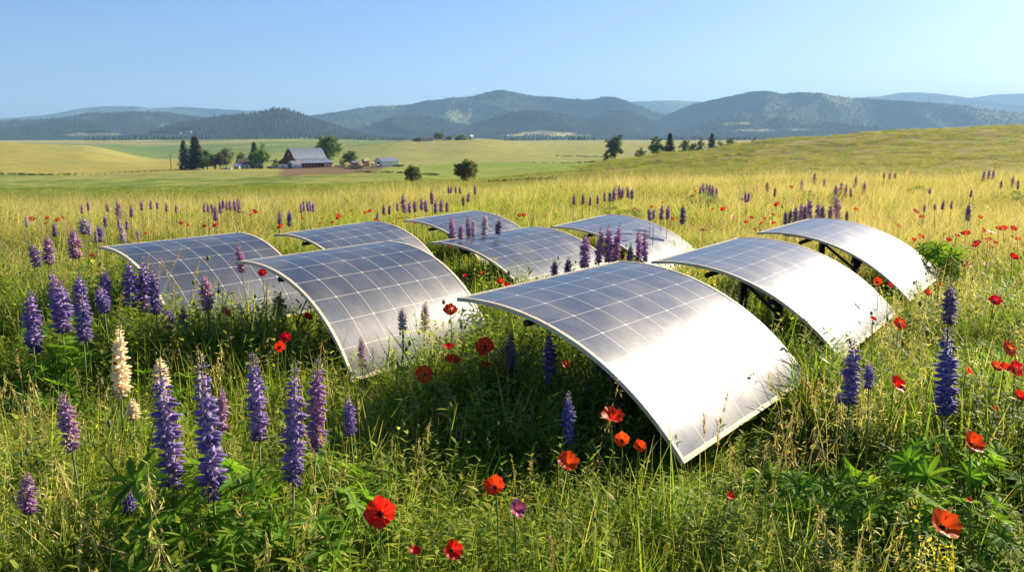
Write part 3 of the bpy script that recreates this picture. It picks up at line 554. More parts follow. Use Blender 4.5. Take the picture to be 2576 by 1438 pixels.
def protos():
    out = []
    for sd in (1, 2):                                                      # 0,1 fine green tufts
        mb = MB(); R = rs(sd); add_blades(mb, R, 75, .11, .16, .42, .0022, .005, .55, .5, GRN, GRN + YGR); out.append(mb)
    mb = MB(); R = rs(3); add_blades(mb, R, 45, .12, .18, .44, .002, .0042, .6, .55, GRN + YGR, YGR + STR)   # 2 mixed dry
    for k in range(3):
        O, D, B, L = add_blades(mb, R, 1, .06, .45, .58, .0016, .002, .35, .28, STR, STR); add_panicle(mb, R, O[0], D[0], B[0], L[0], STR)
    out.append(mb)
    out.append(forb(rs(4), 9, .09, .38, YGR + GRN[1:3]))                   # 3 leafy forb
    mb = MB(); R = rs(5); n = 34; r = .13 * np.sqrt(R.rand(n)); a = R.rand(n) * 6.28; O = np.stack([r * np.cos(a), r * np.sin(a), R.uniform(.01, .14, n)], 1)
    dr = unit(rnd_dirs(R, n) + [0, 0, .5]); mb.ribbons(O, dr, np.array([[0, 0, -.5]]) + 0 * dr, R.uniform(.05, .11, n), R.uniform(.014, .03, n), unit(np.cross(dr, [0, 0, 1])), [.2, .9, 1, .7, .1], 'grass', mixc(R, n, *GRN)); out.append(mb)   # 4 low broad leaves
    mb = MB(); R = rs(6)                                                   # 5 tall drooping tan panicles
    for k in range(4):
        O, D, B, L = add_blades(mb, R, 1, .07, .5, .68, .0018, .0024, .3, .3, [(.20, .21, .07)], STR); add_panicle(mb, R, O[0], D[0], B[0], L[0], STR, 44, .66, .06, .016, .0034, 1.)
    add_blades(mb, R, 16, .06, .2, .4, .003, .005, .5, .5, GRN + YGR); out.append(mb)
    mb = MB(); R = rs(8)                                                   # 6 poppy bud stalks
    for k in range(3):
        O, D, B, L = add_blades(mb, R, 1, .08, .38, .56, .0038, .0045, .2, .12, [(.14, .18, .05)], [(.16, .19, .06)]); e = O[0] + D[0] * L[0] + B[0] * L[0]
        if k % 2: mb.tube([e, e + [.006, 0, .012], e + [.014, 0, .008], e + [.018, 0, -.006]], .0013, 'bud', 4); e = e + [.018, 0, -.022]
        mb.tube([e, e + [0, 0, .005], e + [0, 0, .011], e + [0, 0, .017]], [.002, .0055, .0055, .0018], 'bud', 6)
    mb.merge(forb(R, 3, .07, .28, GRN, .03, .006)); out.append(mb)
    out.append(lupin_foliage(rs(9), 9, .14, .26, .055, 'grass'))           # 7 palmate clump
    mb = MB(); R = rs(10); add_blades(mb, R, 56, .19, .18, .52, .004, .0075, .7, .8, YGR * 2 + STR + GRN[:4], YGR * 2 + STR * 2 + GRN[1:3], 3)   # 8 distant straw tuft
    add_blades(mb, R, 6, .17, .4, .66, .003, .005, .6, .6, STR, [(.55, .48, .28), (.44, .33, .22)], 3)
    out.append(mb)
    mb = MB(); R = rs(11); add_blades(mb, R, 70, .17, .2, .42, .005, .01, .6, .6, GRN[1:] + YGR, YGR + GRN[2:3], 3); out.append(mb)   # 9 distant green tuft
    out.append(forb(rs(12), 7, .08, .5, [(.24, .26, .03), (.30, .30, .04)], .03, .01, [(.5, .42, .04)], 22))     # 10 yellow green flowering weed
    mb = MB(); R = rs(13)                                                  # 11 tall dense seed heads
    for k in range(3):
        O, D, B, L = add_blades(mb, R, 1, .06, .52, .66, .002, .003, .2, .12, [(.13, .16, .05)], STR); n = 60; t = R.uniform(.84, 1, n)[:, None]; p = O + D * L[:, None] * t + B * L[:, None] * t * t
        d = unit(rnd_dirs(R, n) + [0, 0, 1.2]); mb.ribbons(p, d, d * 0, R.uniform(.006, .011, n), .003, unit(np.cross(d, R.randn(n, 3))), [.4, 1, .2], 'grass', mixc(R, n, (.24, .18, .09), (.34, .28, .13)))
    add_blades(mb, R, 14, .06, .2, .36, .003, .005, .5, .4, GRN); out.append(mb)
    mb = MB(); R = rs(14); add_blades(mb, R, 26, .1, .3, .52, .003, .0065, .45, .35, GRN[1:] + YGR, YGR + STR[:1]); out.append(mb)   # 12 long arching blades
    out.append(forb(rs(15), 12, .11, .24, GRN, .03, .010, None, 10))       # 13 short dark forb
    out.append(forb(rs(16), 9, .11, .46, GRN[1:] + YGR, .068, .017, None, 15))       # 14 tall broad leaved forb
    mb = MB(); R = rs(17); n = 26; add_blades(mb, R, n, .10, .25, .5, .006, .012, .6, .8, GRN[1:] + YGR[:1]); out.append(mb)    # 15 broad bright blades
    return out
PH = [.42, .42, .5, .38, .2, .62, .56, .3, .55, .42, .5, .64, .5, .24, .46, .5]     # prototype heights
def meadow():
    R = rs(77); pr = protos(); pts = []
    def region(y0, y1, dens, probs_fn, smin, smax, m=.68):
        A = []; n = int(dens * (m * (y1 ** 2 - y0 ** 2) + 2 * 2. * (y1 - y0))); Y = np.sqrt(R.uniform(y0 ** 2, y1 ** 2, n)); X = R.uniform(-1, 1, n) * (m * Y + 2.)
        return X, Y
    allX, allY, allP, allS = [], [], [], []
    # near
    for (y0, y1, dens) in ((.9, 3.2, 400), (3.2, 6, 330), (6, 11, 220), (11, 17, 130), (17, 27, 100)):
        X, Y = region(y0, y1, dens, None, 0, 0); n = len(X); xd = 1288 + F_PX * X / Y
        patch = fbm(X * .55, Y * .55, 3, 41); patch2 = fbm(X * .9 + 50, Y * .9, 3, 43); far = sstep(6.5, 11, Y)
        w = np.zeros((n, 16))
        w[:, 0] = 1.6; w[:, 1] = 1.6; w[:, 12] = 1.3; w[:, 2] = .15 + .8 * sstep(.45, .65, patch); w[:, 3] = 2.4 + 3 * sstep(.5, .7, patch2)
        w[:, 4] = 1.4; w[:, 13] = 1.6; w[:, 5] = .02 + .22 * sstep(.58, .72, patch); w[:, 6] = .16 + .4 * sstep(.5, .7, patch2); w[:, 7] = 1.2 + 3.5 * sstep(.5, .35, patch2)
        w[:, 10] = .04 + .5 * sstep(.6, .75, patch2); w[:, 11] = .10; w[:, 14] = 2.0 + 3.0 * sstep(.5, .38, patch); w[:, 15] = 1.5
        w *= (1 - far * .93)[:, None]
        lush = sstep(.5, .62, fbm(X * .25 + 9, Y * .25, 3, 47)); dry = sstep(-.1, .7, X / Y / .6) * .75 + .34
        w[:, 8] = far * 9 * dry; w[:, 9] = far * (2.6 + 13 * lush * (1.35 - dry))
        w[:, 7] += far * 1.6 * lush; w[:, 14] += far * .5; w[:, 4] += far * .6 * sstep(.6, .4, patch)
        cw = np.cumsum(w, 1); cw /= cw[:, -1:]; pid = (R.rand(n, 1) > cw).sum(1)
        s = R.uniform(.62, 1.1, n) * (.55 + .9 * fbm(X * .8 + 3, Y * .8, 2, 44)); s = np.where(Y < 3.4, s * 1.02, s * 1.2)
        boost = sum(a * np.exp(-((X - cx) ** 2 + (Y - cy) ** 2) / r2) for cx, cy, r2, a in ((-2.0, 4.9, .25, .3), (-1.5, 4.3, .12, .0), (-.25, 4.25, .10, .2), (.0, 4.9, .2, .5), (1.75, 4.3, .08, .2), (-1.9, 3.1, .4, .25), (.9, 2.75, .12, .15), (2.2, 5.2, .2, .35), (.2, 6.2, .3, .3), (-1.6, 5.4, .3, .25)))
        s = s * (1 + boost); s = np.where((Y > 17), s * (1 - .25 * sstep(20, 26, Y)), s)
        edge = 21.5 + (fbm(X * .12, X * 0, 3, 49) - .5) * 5 + 2.5 * sstep(-.2, .5, X / Y)
        keep = (Y < edge) | (R.rand(n) < .12)
        allX.append(X[keep]); allY.append(Y[keep]); allP.append(pid[keep]); allS.append(s[keep])
    X = np.concatenate(allX); Y = np.concatenate(allY); pid = np.concatenate(allP); s = np.concatenate(allS)
    ph = np.array(PH)[pid]; lim = panel_limit(X, Y); zs = np.minimum(s, lim / ph); keep = (zs > .18); 
    tallclose = (Y < 1.7) & (ph * s > .35); zs = np.where(tallclose, zs * .7, zs)
    keep &= ~((Y < 1.35))
    X, Y, pid, s, zs = X[keep], Y[keep], pid[keep], s[keep], zs[keep]; n = len(X)
    ex = [(.62, 2.95, 12, 1.25), (.78, 3.05, 11, 1.15), (.95, 3.1, 5, 1.2), (1.08, 3.25, 11, 1.15), (1.18, 3.2, 5, 1.05), (1.3, 3.35, 11, 1.1), (1.42, 3.5, 5, 1.1), (1.5, 3.6, 5, 1.15), (.85, 3.0, 5, .95), (1.22, 3.4, 11, 1.25), (1.62, 3.75, 12, 1.1), (1.68, 3.9, 14, 1.0), (1.55, 3.7, 14, 1.1), (1.75, 4.0, 15, 1.2),
          (2.0, 4.6, 5, 1.25), (2.15, 4.8, 6, 1.35), (2.3, 4.9, 11, 1.2), (2.4, 5.1, 5, 1.2), (2.5, 5.3, 6, 1.3), (2.25, 4.75, 5, 1.1), (2.6, 5.4, 14, 1.2), (3.4, 6.7, 6, 1.2), (3.55, 6.8, 6, 1.3), (3.7, 7.0, 11, 1.1), (3.3, 6.6, 5, 1.0), (.62, 6.9, 6, 1.3), (.85, 7.1, 5, 1.2), (1.0, 7.3, 6, 1.25), (-.62, 4.45, 6, 1.2), (-.5, 4.55, 14, 1.1), (-.35, 4.7, 12, 1.2), (-.7, 4.35, 11, 1.0), (-1.9, 4.9, 5, 1.1), (-1.75, 5.0, 11, 1.15), (-1.6, 5.1, 6, 1.2), (0, 5.3, 5, 1.2), (.15, 5.6, 11, 1.2), (1.22, 2.25, 10, 1.), (1.33, 2.4, 10, 1.1), (-.1, 2.05, 10, .8), (-.3, 2.1, 10, .75), (.8, 2.15, 5, .85), (.95, 2.3, 5, .95), (1.05, 2.5, 5, .9), (.85, 2.6, 5, .85), (-.45, 2.9, 5, .9), (-.3, 3.0, 5, .85), (-1.35, 2.6, 5, 1.0), (-1.5, 2.8, 5, .95), (-1.2, 2.35, 5, .9), (.15, 2.5, 12, 1.1), (.0, 2.7, 11, .9), (.35, 2.4, 12, 1.1), (.5, 2.3, 6, .9), (-.05, 2.3, 6, .85), (-.2, 2.45, 6, .9), (.25, 2.2, 6, .85), (.6, 2.5, 3, 1.1), (.4, 2.6, 3, 1.15), (.7, 2.4, 14, 1.), (.1, 2.2, 3, 1.1)]
    ex = np.array(ex); X = np.concatenate([X, ex[:, 0]]); Y = np.concatenate([Y, ex[:, 1]]); pid = np.concatenate([pid, ex[:, 2].astype(int)]); s = np.concatenate([s, ex[:, 3]]); zs = np.concatenate([zs, ex[:, 3]]); n = len(X)
    p = np.stack([X, Y, ground(X, Y) - .01], 1); rot = np.stack([R.randn(n) * .08, R.randn(n) * .08 - .04, R.rand(n) * 6.28], 1)
    scatter('meadow_grass', pr, p, pid, rot, np.stack([np.minimum(s, zs * 1.6), np.minimum(s, zs * 1.6), zs], 1))
    # tussocks on the pasture slopes behind the meadow
    n = 26000; Y = 24 * (165 / 24.) ** R.rand(n); X = R.uniform(-.68, .68, n) * Y; g = fbm(X / 2.2, Y / 4.5, 4, 21); keep = R.rand(n) < .25 + 1.3 * sstep(.42, .65, g)
    X, Y = X[keep], Y[keep]; n = len(X); sc = R.uniform(.5, 1.15, n) * (.75 + Y / 110); dry = R.rand(n) < sstep(-.25, .3, X / Y) * .6 + .16
    dry |= (Y < 30) & (R.rand(n) < .5)
    for mb_ in (pr[8], pr[9]): mb_.C = [c * .72 for c in mb_.C]
    scatter('pasture_tussocks', [pr[8], pr[9]], np.stack([X, Y, ground(X, Y) - .03], 1), np.where(dry, 0, 1), np.stack([0 * X, 0 * X, R.rand(n) * 6.28], 1), np.stack([sc * 1.7, sc * 1.7, sc * .55], 1))
meadow()

# ================================================================== LUPINS
LC = {'violet': ((.17, .12, .38), (.36, .29, .58), (.78, .70, .80)), 'purple': ((.32, .15, .42), (.50, .33, .58), (.78, .66, .76)),
      'blue': ((.10, .09, .36), (.20, .18, .50), (.60, .56, .74)), 'lilac': ((.42, .26, .50), (.52, .34, .54), (.66, .52, .62)),
      'pale': ((.50, .44, .60), (.60, .55, .66), (.72, .68, .66)), 'cream': ((.74, .68, .52), (.80, .75, .60), (.80, .76, .62)),
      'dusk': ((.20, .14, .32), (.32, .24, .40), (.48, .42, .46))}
def spike_mesh(colour, seed, asp):
    """raceme of unit length along z, bottom at 0; whorls of two-lipped florets"""
    R = rs(seed); mb = MB(); dk, md, lt = [np.array(c) for c in LC[colour]]; nw = int(15 + 20 * (.25 - asp) / .08) if asp < .25 else 15; nw = 27 if asp < .2 else 19
    mb.tube([(0, 0, -.02), (0, 0, .5), (0, 0, 1)], [.012, .010, .003], 'floret', 5, (.13, .13, .05))
    scar = R.rand(nw) < .10
    for w in range(nw):
        t = w / (nw - 1.); z = .01 + .93 * t; size = asp * .50 * (1 - .66 * max(0, (t - .55) / .45) ** 1.3) * (1 if t > .05 else .8); nf = 7 if t < .8 else 6
        for k in range(nf):
            a = (k + .5 * (w % 2)) / nf * 6.283 + R.uniform(-.25, .25); s = size * R.uniform(.72, 1.15)
            if R.rand() < (.5 if scar[w] else .06): continue
            out = np.array([math.cos(a), math.sin(a), 0]); tz = np.array([0, 0, 1.]); side = np.cross(tz, out)
            d = unit(out + side * R.uniform(-.2, .2) + tz * (R.uniform(-.05, .5) + .9 * max(0, t - .75) * 2)); u = unit(tz - out * .25)
            o = out * .010 + tz * (z + R.uniform(-.017, .017)); tip = t > .86
            mixv = R.rand(); c = dk * (1 - mixv) + md * mixv; c2 = md * .4 + lt * .6 if R.rand() < .6 else lt
            if tip and colour != 'cream': c = c * .5 + np.array([.40, .38, .26]) * .5; c2 = c
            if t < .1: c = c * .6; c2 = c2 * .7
            # keel and wings: a plump pod
            L = s * .92; wd = s * .24; ht = s * .30; V = []; 
            for i, (q, rr) in enumerate(((.12, .35), (.38, 1.), (.72, .8), (1., .1))):
                cpt = o + d * L * q - u * ht * .35 * (q ** 2)
                for j in range(5): b = j / 5 * 6.283; V.append(cpt + side * wd * rr * math.cos(b) * .9 + u * ht * rr * math.sin(b) * .6)
            F = [[i * 5 + j, i * 5 + (j + 1) % 5, (i + 1) * 5 + (j + 1) % 5, (i + 1) * 5 + j] for i in range(3) for j in range(5)] + [[15, 16, 17, 18, 19]]
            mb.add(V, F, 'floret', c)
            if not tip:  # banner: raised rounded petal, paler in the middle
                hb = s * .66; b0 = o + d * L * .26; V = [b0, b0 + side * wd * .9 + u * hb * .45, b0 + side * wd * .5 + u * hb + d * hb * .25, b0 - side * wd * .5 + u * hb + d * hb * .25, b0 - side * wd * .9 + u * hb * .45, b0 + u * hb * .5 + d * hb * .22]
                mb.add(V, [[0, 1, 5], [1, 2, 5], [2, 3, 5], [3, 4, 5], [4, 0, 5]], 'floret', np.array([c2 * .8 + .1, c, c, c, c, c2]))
    return mb.mesh('flower_spike', True)
_sm = {}
def get_spike(colour, asp, k):
    a = .17 if asp < .21 else .26; key = (colour, a, k % 2)
    if key not in _sm: _sm[key] = spike_mesh(colour, 200 + len(_sm), a)
    return _sm[key]
def stem_mesh():
    mb = MB(); mb.tube([(0, 0, -.02), (.006, 0, .3), (-.004, .004, .65), (0, 0, 1.0)], [.0045, .004, .0035, .003], 'stemg', 6); return mb.mesh('stem', True)
STEM = stem_mesh(); _bare = MB(); _bare.tube([(0, 0, 0), (0, 0, 1)], .0015, 'stemg', 4)
FOL = [lupin_foliage(rs(300 + k), (22, 16, 26)[k], (.20, .16, .24)[k], (.40, .36, .44)[k], .062).mesh('foliage') for k in range(3)]
FOLBIG = [lupin_foliage(rs(320 + k), 46, .30, .46, .078).mesh('foliage') for k in range(2)]
R_L = rs(500)
def lupin(x, y, px, colour, h=.85, label=None, group=None, asp=None, lean=(0, 0), fol=1, wpx=None):
    Y = 6.
    for _ in range(40): Y = .5 * Y + .5 * (HCAM - h - gz(sx(x, y) * Y, Y)) / tandep(y)
    tip = P(x, y, Y); L = px * Y / F_PX / .98; L = min(L, h * .78)
    asp = asp or (.17 if px > 200 else .26 if px < 90 else .21); k = R_L.randint(0, 10)
    rot = Euler((lean[0] + R_L.randn() * .035, lean[1] + R_L.randn() * .055, 0)); up = rot.to_matrix() @ Vector((0, 0, 1)); base = tip - up * h
    base.z = tip.z - h
    root = tag(obj('lupin', None, None, base, rot), label, 'lupin', group)
    wd = (wpx * Y / F_PX / .17 / 1.0 if wpx else L * asp / .17 * 1.0)
    me = get_spike(colour, asp, k); bs = .17 if asp < .21 else .26; wsc = (wpx * Y / F_PX) / (bs * .86) if wpx else L
    obj('flower_spike', me, root, (0, 0, h - L), (0, 0, R_L.rand() * 6.28), (wsc, wsc, L))
    obj('stem', STEM, root, (0, 0, 0), (0, 0, R_L.rand() * 6), (1, 1, h - L + .01))
    if fol:
        lim = float(panel_limit(np.array([base.x]), np.array([base.y]))[0]); fm = FOLBIG[k % 2] if fol == 2 else FOL[k % 3]
        s = min(R_L.uniform(1.05, 1.4) if h < .7 or wpx and wpx > 24 else R_L.uniform(.8, 1.1), lim / .42, (h - L * .9) / .42 * 1.05); s = max(s, .25)
        obj('foliage', fm, root, (0, 0, 0), (0, 0, R_L.rand() * 6.28), (s, s, s))
    return root
g1 = 'lupins standing in the meadow'
NEARL = [
 (503, 880, 395, 'violet', .98, 'largest violet blue lupin of the left foreground, below the steep sheet', 66, 2),
 (400, 897, 345, 'violet', .95, 'tall violet lupin with a pale cream top, just beside the largest foreground lupin', 66, 2),
 (635, 880, 240, 'violet', .85, 'violet lupin with open spaced whorls in dark shade, right of the largest lupin', 50, 1),
 (742, 897, 338, 'violet', .95, 'violet lupin with woolly grey tip, front one of the pair below the steep sheet', 56, 2),
 (800, 893, 250, 'purple', .88, 'purple lupin with pointed brownish tip, rear one of the foreground pair', 48, 1),
 (558, 965, 130, 'lilac', .72, 'short lilac lupin tucked between two big violet lupins', 34, 1),
 (875, 992, 110, 'violet', .68, 'small lupin with a long pale green tip leaning right, beside the foreground pair', 32, 1),
 (155, 978, 160, 'lilac', .80, 'thin pinkish lilac lupin going to seed at the left edge', 46, 0),
 (65, 1182, 120, 'purple', .66, 'purple lupin with whitish tip in the bottom left corner', 46, 0),
 (330, 1226, 62, 'blue', .52, 'small dark blue lupin just opening under a scaly grey bud, bottom left', 34, 1),
 (300, 812, 196, 'cream', .88, 'tall cream white lupin in front of the violet ones on the left', 44, 1),
 (400, 896, 90, 'cream', .90, 'cream lupin top rising behind the tall violet foreground lupin', 38, 1),
 (333, 1000, 58, 'cream', .62, 'low cream white lupin spike beside the tall cream one', 34, 1),
 (323, 650, 125, 'violet', .90, 'violet lupin in front of the rim of the leftmost sheet, left of a pair', 38, 1),
 (360, 638, 150, 'violet', .92, 'tall pointed violet lupin overlapping the rim of the leftmost sheet', 34, 1),
 (381, 662, 130, 'violet', .90, 'slim violet lupin right beside the tall pointed one at the leftmost sheet', 28, 0),
 (265, 672, 95, 'violet', .86, 'violet lupin left of the pair at the rim of the leftmost sheet', 34, 1),
 (250, 716, 72, 'violet', .80, 'short violet lupin in the gap below the left row', 36, 0),
 (195, 680, 110, 'violet', .88, 'violet lupin with pale tip at far left, above a matching one', 34, 1),
 (206, 735, 128, 'violet', .84, 'violet lupin with deep blue base, front of the far left cluster', 40, 1),
 (128, 670, 150, 'purple', .92, 'purple lupin with rosy top in the far left cluster', 36, 1),
 (150, 700, 140, 'violet', .88, 'broad pale violet lupin in the far left cluster', 48, 2),
 (75, 722, 150, 'violet', .86, 'violet lupin at the very left, blue towards its base', 44, 1),
 (85, 800, 90, 'blue', .66, 'shaded dark blue lupin low at the left edge', 34, 1),
 (77, 602, 64, 'dusk', .88, 'dark purple lupin leftmost of three in a row left of the sheets', 26, 1),
 (118, 590, 75, 'purple', .88, 'bright purple lupin in the middle of three left of the sheets', 30, 1),
 (183, 572, 78, 'purple', .88, 'bright purple lupin nearest the leftmost sheet, rightmost of three', 32, 1),
 (208, 545, 42, 'pale', .85, 'pale lavender lupin behind the bright purple ones on the left', 34, 1),
 (248, 562, 46, 'violet', .85, 'violet lupin behind the left tip of the leftmost sheet', 22, 1),
 (420, 775, 52, 'violet', .60, 'small violet lupin leaning at the foot of the leftmost sheet', 36, 1),
 (460, 770, 62, 'dusk', .62, 'small greyish lupin at the foot of the leftmost sheet', 26, 0),
 (515, 685, 95, 'lilac', .84, 'pinkish lilac lupin standing before the dark leftmost sheet', 34, 0),
 (597, 608, 75, 'lilac', .92, 'thin pink lupin going over between the left and middle sheets', 22, 0),
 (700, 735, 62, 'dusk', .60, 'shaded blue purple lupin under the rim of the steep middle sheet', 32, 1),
 (907, 845, 84, 'lilac', .52, 'lilac lupin before the low corner of the steep middle sheet', 24, 0),
 (1012, 770, 60, 'pale', .72, 'faded pale lupin on the low end of the steep sheet, left of two', 24, 0),
 (1070, 755, 80, 'pale', .74, 'faded whitish lupin on the low end of the steep sheet, right of two', 26, 1),
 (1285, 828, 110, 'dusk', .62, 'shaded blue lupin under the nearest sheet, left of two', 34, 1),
 (1381, 826, 150, 'blue', .69, 'deep blue lupin right under the rim of the nearest sheet', 36, 1),
 (1430, 980, 145, 'blue', .60, 'dim dark blue lupin in the shade below the nearest sheet', 34, 1),
 (2150, 850, 172, 'violet', .85, 'violet lupin right of the glaring end of the nearest sheet', 46, 2),
 (2188, 905, 76, 'violet', .74, 'short violet lupin just right of the one by the glaring sheet', 26, 2),
 (2393, 705, 110, 'dusk', 1.02, 'tall lupin with grey violet top at the right edge, taller of two', 40, 0),
 (2385, 815, 235, 'blue', .90, 'long deep violet blue lupin at the right, before the taller one', 56, 2),
 (2110, 980, 40, 'dusk', .5, 'tiny dark lupin low among leaves at the right', 20, 2),
 (1475, 582, 92, 'purple', .95, 'dark purple lupin, leftmost of the tall group behind the nearest sheet', 28, 1),
 (1513, 566, 100, 'purple', .96, 'tall purple lupin, left of the close pair behind the nearest sheet', 22, 1),
 (1531, 562, 98, 'purple', .97, 'tall purple lupin, right of the close pair behind the nearest sheet', 22, 0),
 (1560, 556, 100, 'purple', .98, 'slimmest and tallest purple lupin of the group behind the nearest sheet', 20, 1),
 (1587, 610, 60, 'dusk', .86, 'dark conical lupin bud between tall purple spikes behind the nearest sheet', 18, 0),
 (1607, 572, 84, 'purple', .96, 'purple lupin, second from the right behind the nearest sheet', 18, 1),
 (1623, 574, 84, 'purple', .96, 'purple lupin, rightmost of the tall group behind the nearest sheet', 18, 0),
 (1397, 650, 44, 'dusk', .88, 'small dark lupin before the grey centre sheet, left of two', 20, 0),
 (1430, 645, 46, 'dusk', .88, 'small dark lupin before the grey centre sheet, right of two', 22, 0),
 (1137, 540, 62, 'lilac', .86, 'pale lilac lupin in front of the farthest sheet, leftmost', 20, 1),
 (1161, 562, 38, 'lilac', .82, 'short lilac lupin in front of the farthest sheet, second from left', 16, 0),
 (1177, 540, 56, 'lilac', .86, 'slim lilac lupin before the farthest sheet, third from left', 14, 1),
 (1190, 547, 48, 'pale', .85, 'pale lupin before the farthest sheet, fourth from left', 14, 0),
 (1221, 534, 56, 'pale', .87, 'pale pointed lupin right of centre before the farthest sheet', 18, 1),
 (1256, 548, 40, 'dusk', .84, 'greyish lupin rightmost before the farthest sheet', 18, 0),
 (2010, 705, 1, 'dusk', .0, '', 0, 0),
]
for (x, y, px, c, h, lb, wp, fo) in NEARL:
    if lb: lupin(x, y, px, c, h, lb, g1, None, (0, 0), fo, wp)
FARL = [  # clusters at the back of the meadow: (label words, [(x, y, px, colour)])
 ('purple lupin spike in the dense clump behind the whitest sheet', [(1977, 528, 36, 'dusk'), (1991, 522, 40, 'dusk'), (2004, 514, 46, 'purple'), (2016, 508, 50, 'purple'), (2026, 512, 44, 'dusk'), (2036, 495, 62, 'purple'), (2060, 505, 52, 'purple'), (2070, 512, 44, 'dusk'), (2092, 510, 46, 'purple'), (2103, 487, 66, 'purple')]),
 ('grey lupin bud right of the clump behind the whitest sheet', [(2131, 527, 28, 'dusk')]),
 ('short purple lupin spike crowded on the round bush beyond the silvery sheet', [(1763, 462, 34, 'purple'), (1770, 457, 36, 'purple'), (1778, 458, 36, 'purple'), (1787, 460, 32, 'purple'), (1794, 464, 28, 'purple')]),
 ('slim grey lupin right above the silvery sheet', [(1718, 512, 50, 'dusk')]),
 ('purple lupin in the row directly behind the silvery sheet', [(1633, 519, 34, 'purple'), (1645, 524, 26, 'lilac'), (1666, 512, 40, 'lilac'), (1681, 514, 38, 'purple')]),
 ('violet lupin in the loose patch beyond the farthest and silvery sheets', [(1445, 486, 28, 'purple'), (1467, 484, 30, 'purple'), (1486, 492, 24, 'lilac'), (1504, 488, 24, 'lilac'), (1520, 478, 28, 'lilac'), (1535, 478, 28, 'violet'), (1548, 466, 40, 'purple'), (1558, 462, 40, 'purple'), (1568, 470, 28, 'purple'), (1578, 465, 32, 'purple'), (1590, 472, 28, 'violet')]),
 ('purple lupin spike rising above the back rim of the farthest sheet', [(1012, 486, 48, 'purple'), (1030, 505, 30, 'purple'), (1042, 500, 34, 'purple'), (1060, 494, 34, 'lilac'), (1070, 498, 34, 'lilac'), (1086, 478, 34, 'lilac'), (1096, 502, 34, 'purple'), (1110, 498, 34, 'purple'), (1124, 503, 30, 'purple'), (1085, 476, 26, 'lilac'), (965, 510, 30, 'purple'), (980, 512, 26, 'dusk'), (950, 530, 22, 'purple'), (1000, 506, 24, 'lilac')]),
 ('small purple lupin at the meadow crest above the farthest sheet', [(1128, 466, 20, 'purple'), (1136, 465, 20, 'purple'), (1146, 466, 20, 'purple'), (1156, 468, 18, 'purple'), (1194, 462, 26, 'lilac'), (1180, 480, 26, 'lilac'), (1165, 490, 26, 'dusk')]),
 ('pair of violet spikes member above the dark sheet behind the steep one', [(703, 526, 38, 'purple'), (728, 524, 44, 'violet')]),
 ('pale lilac lupin in the bunch beyond the dark middle sheet', [(756, 508, 26, 'pale'), (764, 500, 30, 'pale'), (772, 503, 28, 'lilac'), (780, 500, 30, 'pale'), (787, 506, 26, 'lilac')]),
 ('purple lupin in the long row at the meadow crest behind the leftmost sheet', [(514, 508, 24, 'lilac'), (522, 510, 24, 'purple'), (531, 508, 26, 'lilac'), (541, 514, 40, 'lilac'), (552, 504, 32, 'lilac'), (560, 498, 26, 'purple'), (569, 503, 26, 'lilac'), (577, 500, 28, 'purple'), (588, 498, 30, 'lilac'), (597, 495, 40, 'lilac')]),
 ('lone violet lupin far off left of the crest row', [(295, 500, 52, 'purple')]),
 ('small purple lupin in the far left part of the meadow', [(268, 508, 24, 'lilac'), (330, 512, 34, 'purple'), (355, 502, 26, 'purple'), (378, 500, 26, 'purple'), (220, 502, 26, 'lilac'), (418, 506, 26, 'lilac'), (395, 505, 20, 'purple'), (205, 512, 24, 'lilac'), (65, 540, 30, 'pale'), (442, 512, 24, 'lilac')]),
 ('pale violet lupin in the thicket beyond the tip of the leftmost sheet', [(136, 555, 40, 'violet'), (262, 540, 30, 'violet'), (298, 545, 30, 'pale'), (305, 560, 50, 'pale'), (240, 575, 34, 'pale'), (345, 575, 26, 'pale'), (226, 560, 30, 'pale'), (318, 545, 32, 'lilac')]),
 ('violet lupin on the lit back meadow right of the round lupin bush', [(1803, 468, 28, 'lilac'), (1875, 482, 26, 'lilac'), (1885, 480, 26, 'lilac'), (1930, 455, 26, 'dusk')]),
 ('purple lupin far back where the meadow meets the dry hill', [(2018, 448, 34, 'purple'), (2050, 432, 32, 'purple'), (2075, 447, 24, 'lilac'), (2105, 462, 38, 'purple'), (2118, 455, 40, 'purple'), (2130, 460, 34, 'lilac'), (2155, 440, 32, 'purple'), (2140, 470, 24, 'lilac'), (2176, 455, 36, 'dusk'), (1950, 470, 24, 'dusk')]),
 ('lilac lupin low on the back meadow at the far right', [(2225, 432, 16, 'lilac'), (2240, 432, 18, 'lilac'), (2252, 433, 16, 'lilac'), (2340, 470, 18, 'purple'), (2478, 426, 28, 'lilac'), (2490, 424, 26, 'lilac'), (2502, 423, 28, 'purple'), (2550, 440, 30, 'lilac'), (2562, 450, 24, 'dusk'), (2445, 475, 20, 'dusk'), (2520, 452, 20, 'dusk')]),
 ('purple lupin spike poking from the dark leafy bush at the right', [(2327, 512, 20, 'purple'), (2352, 510, 18, 'purple'), (2375, 500, 26, 'purple'), (2395, 503, 22, 'purple')]),
 ('striped grey lupin leaning right of the dark leafy bush', [(2438, 508, 46, 'dusk')])]
for lb, lst in FARL:
    for i, (x, y, px, c) in enumerate(lst): lupin(x, y, px, c, .82 if y > 470 else .72, lb, lb.split(' in ')[0] + ' spikes' if len(lst) > 1 else g1, .26, (0, 0), 1 if (i % 2 == 0 or len(lst) < 4) else 0, max(7, px * .32))

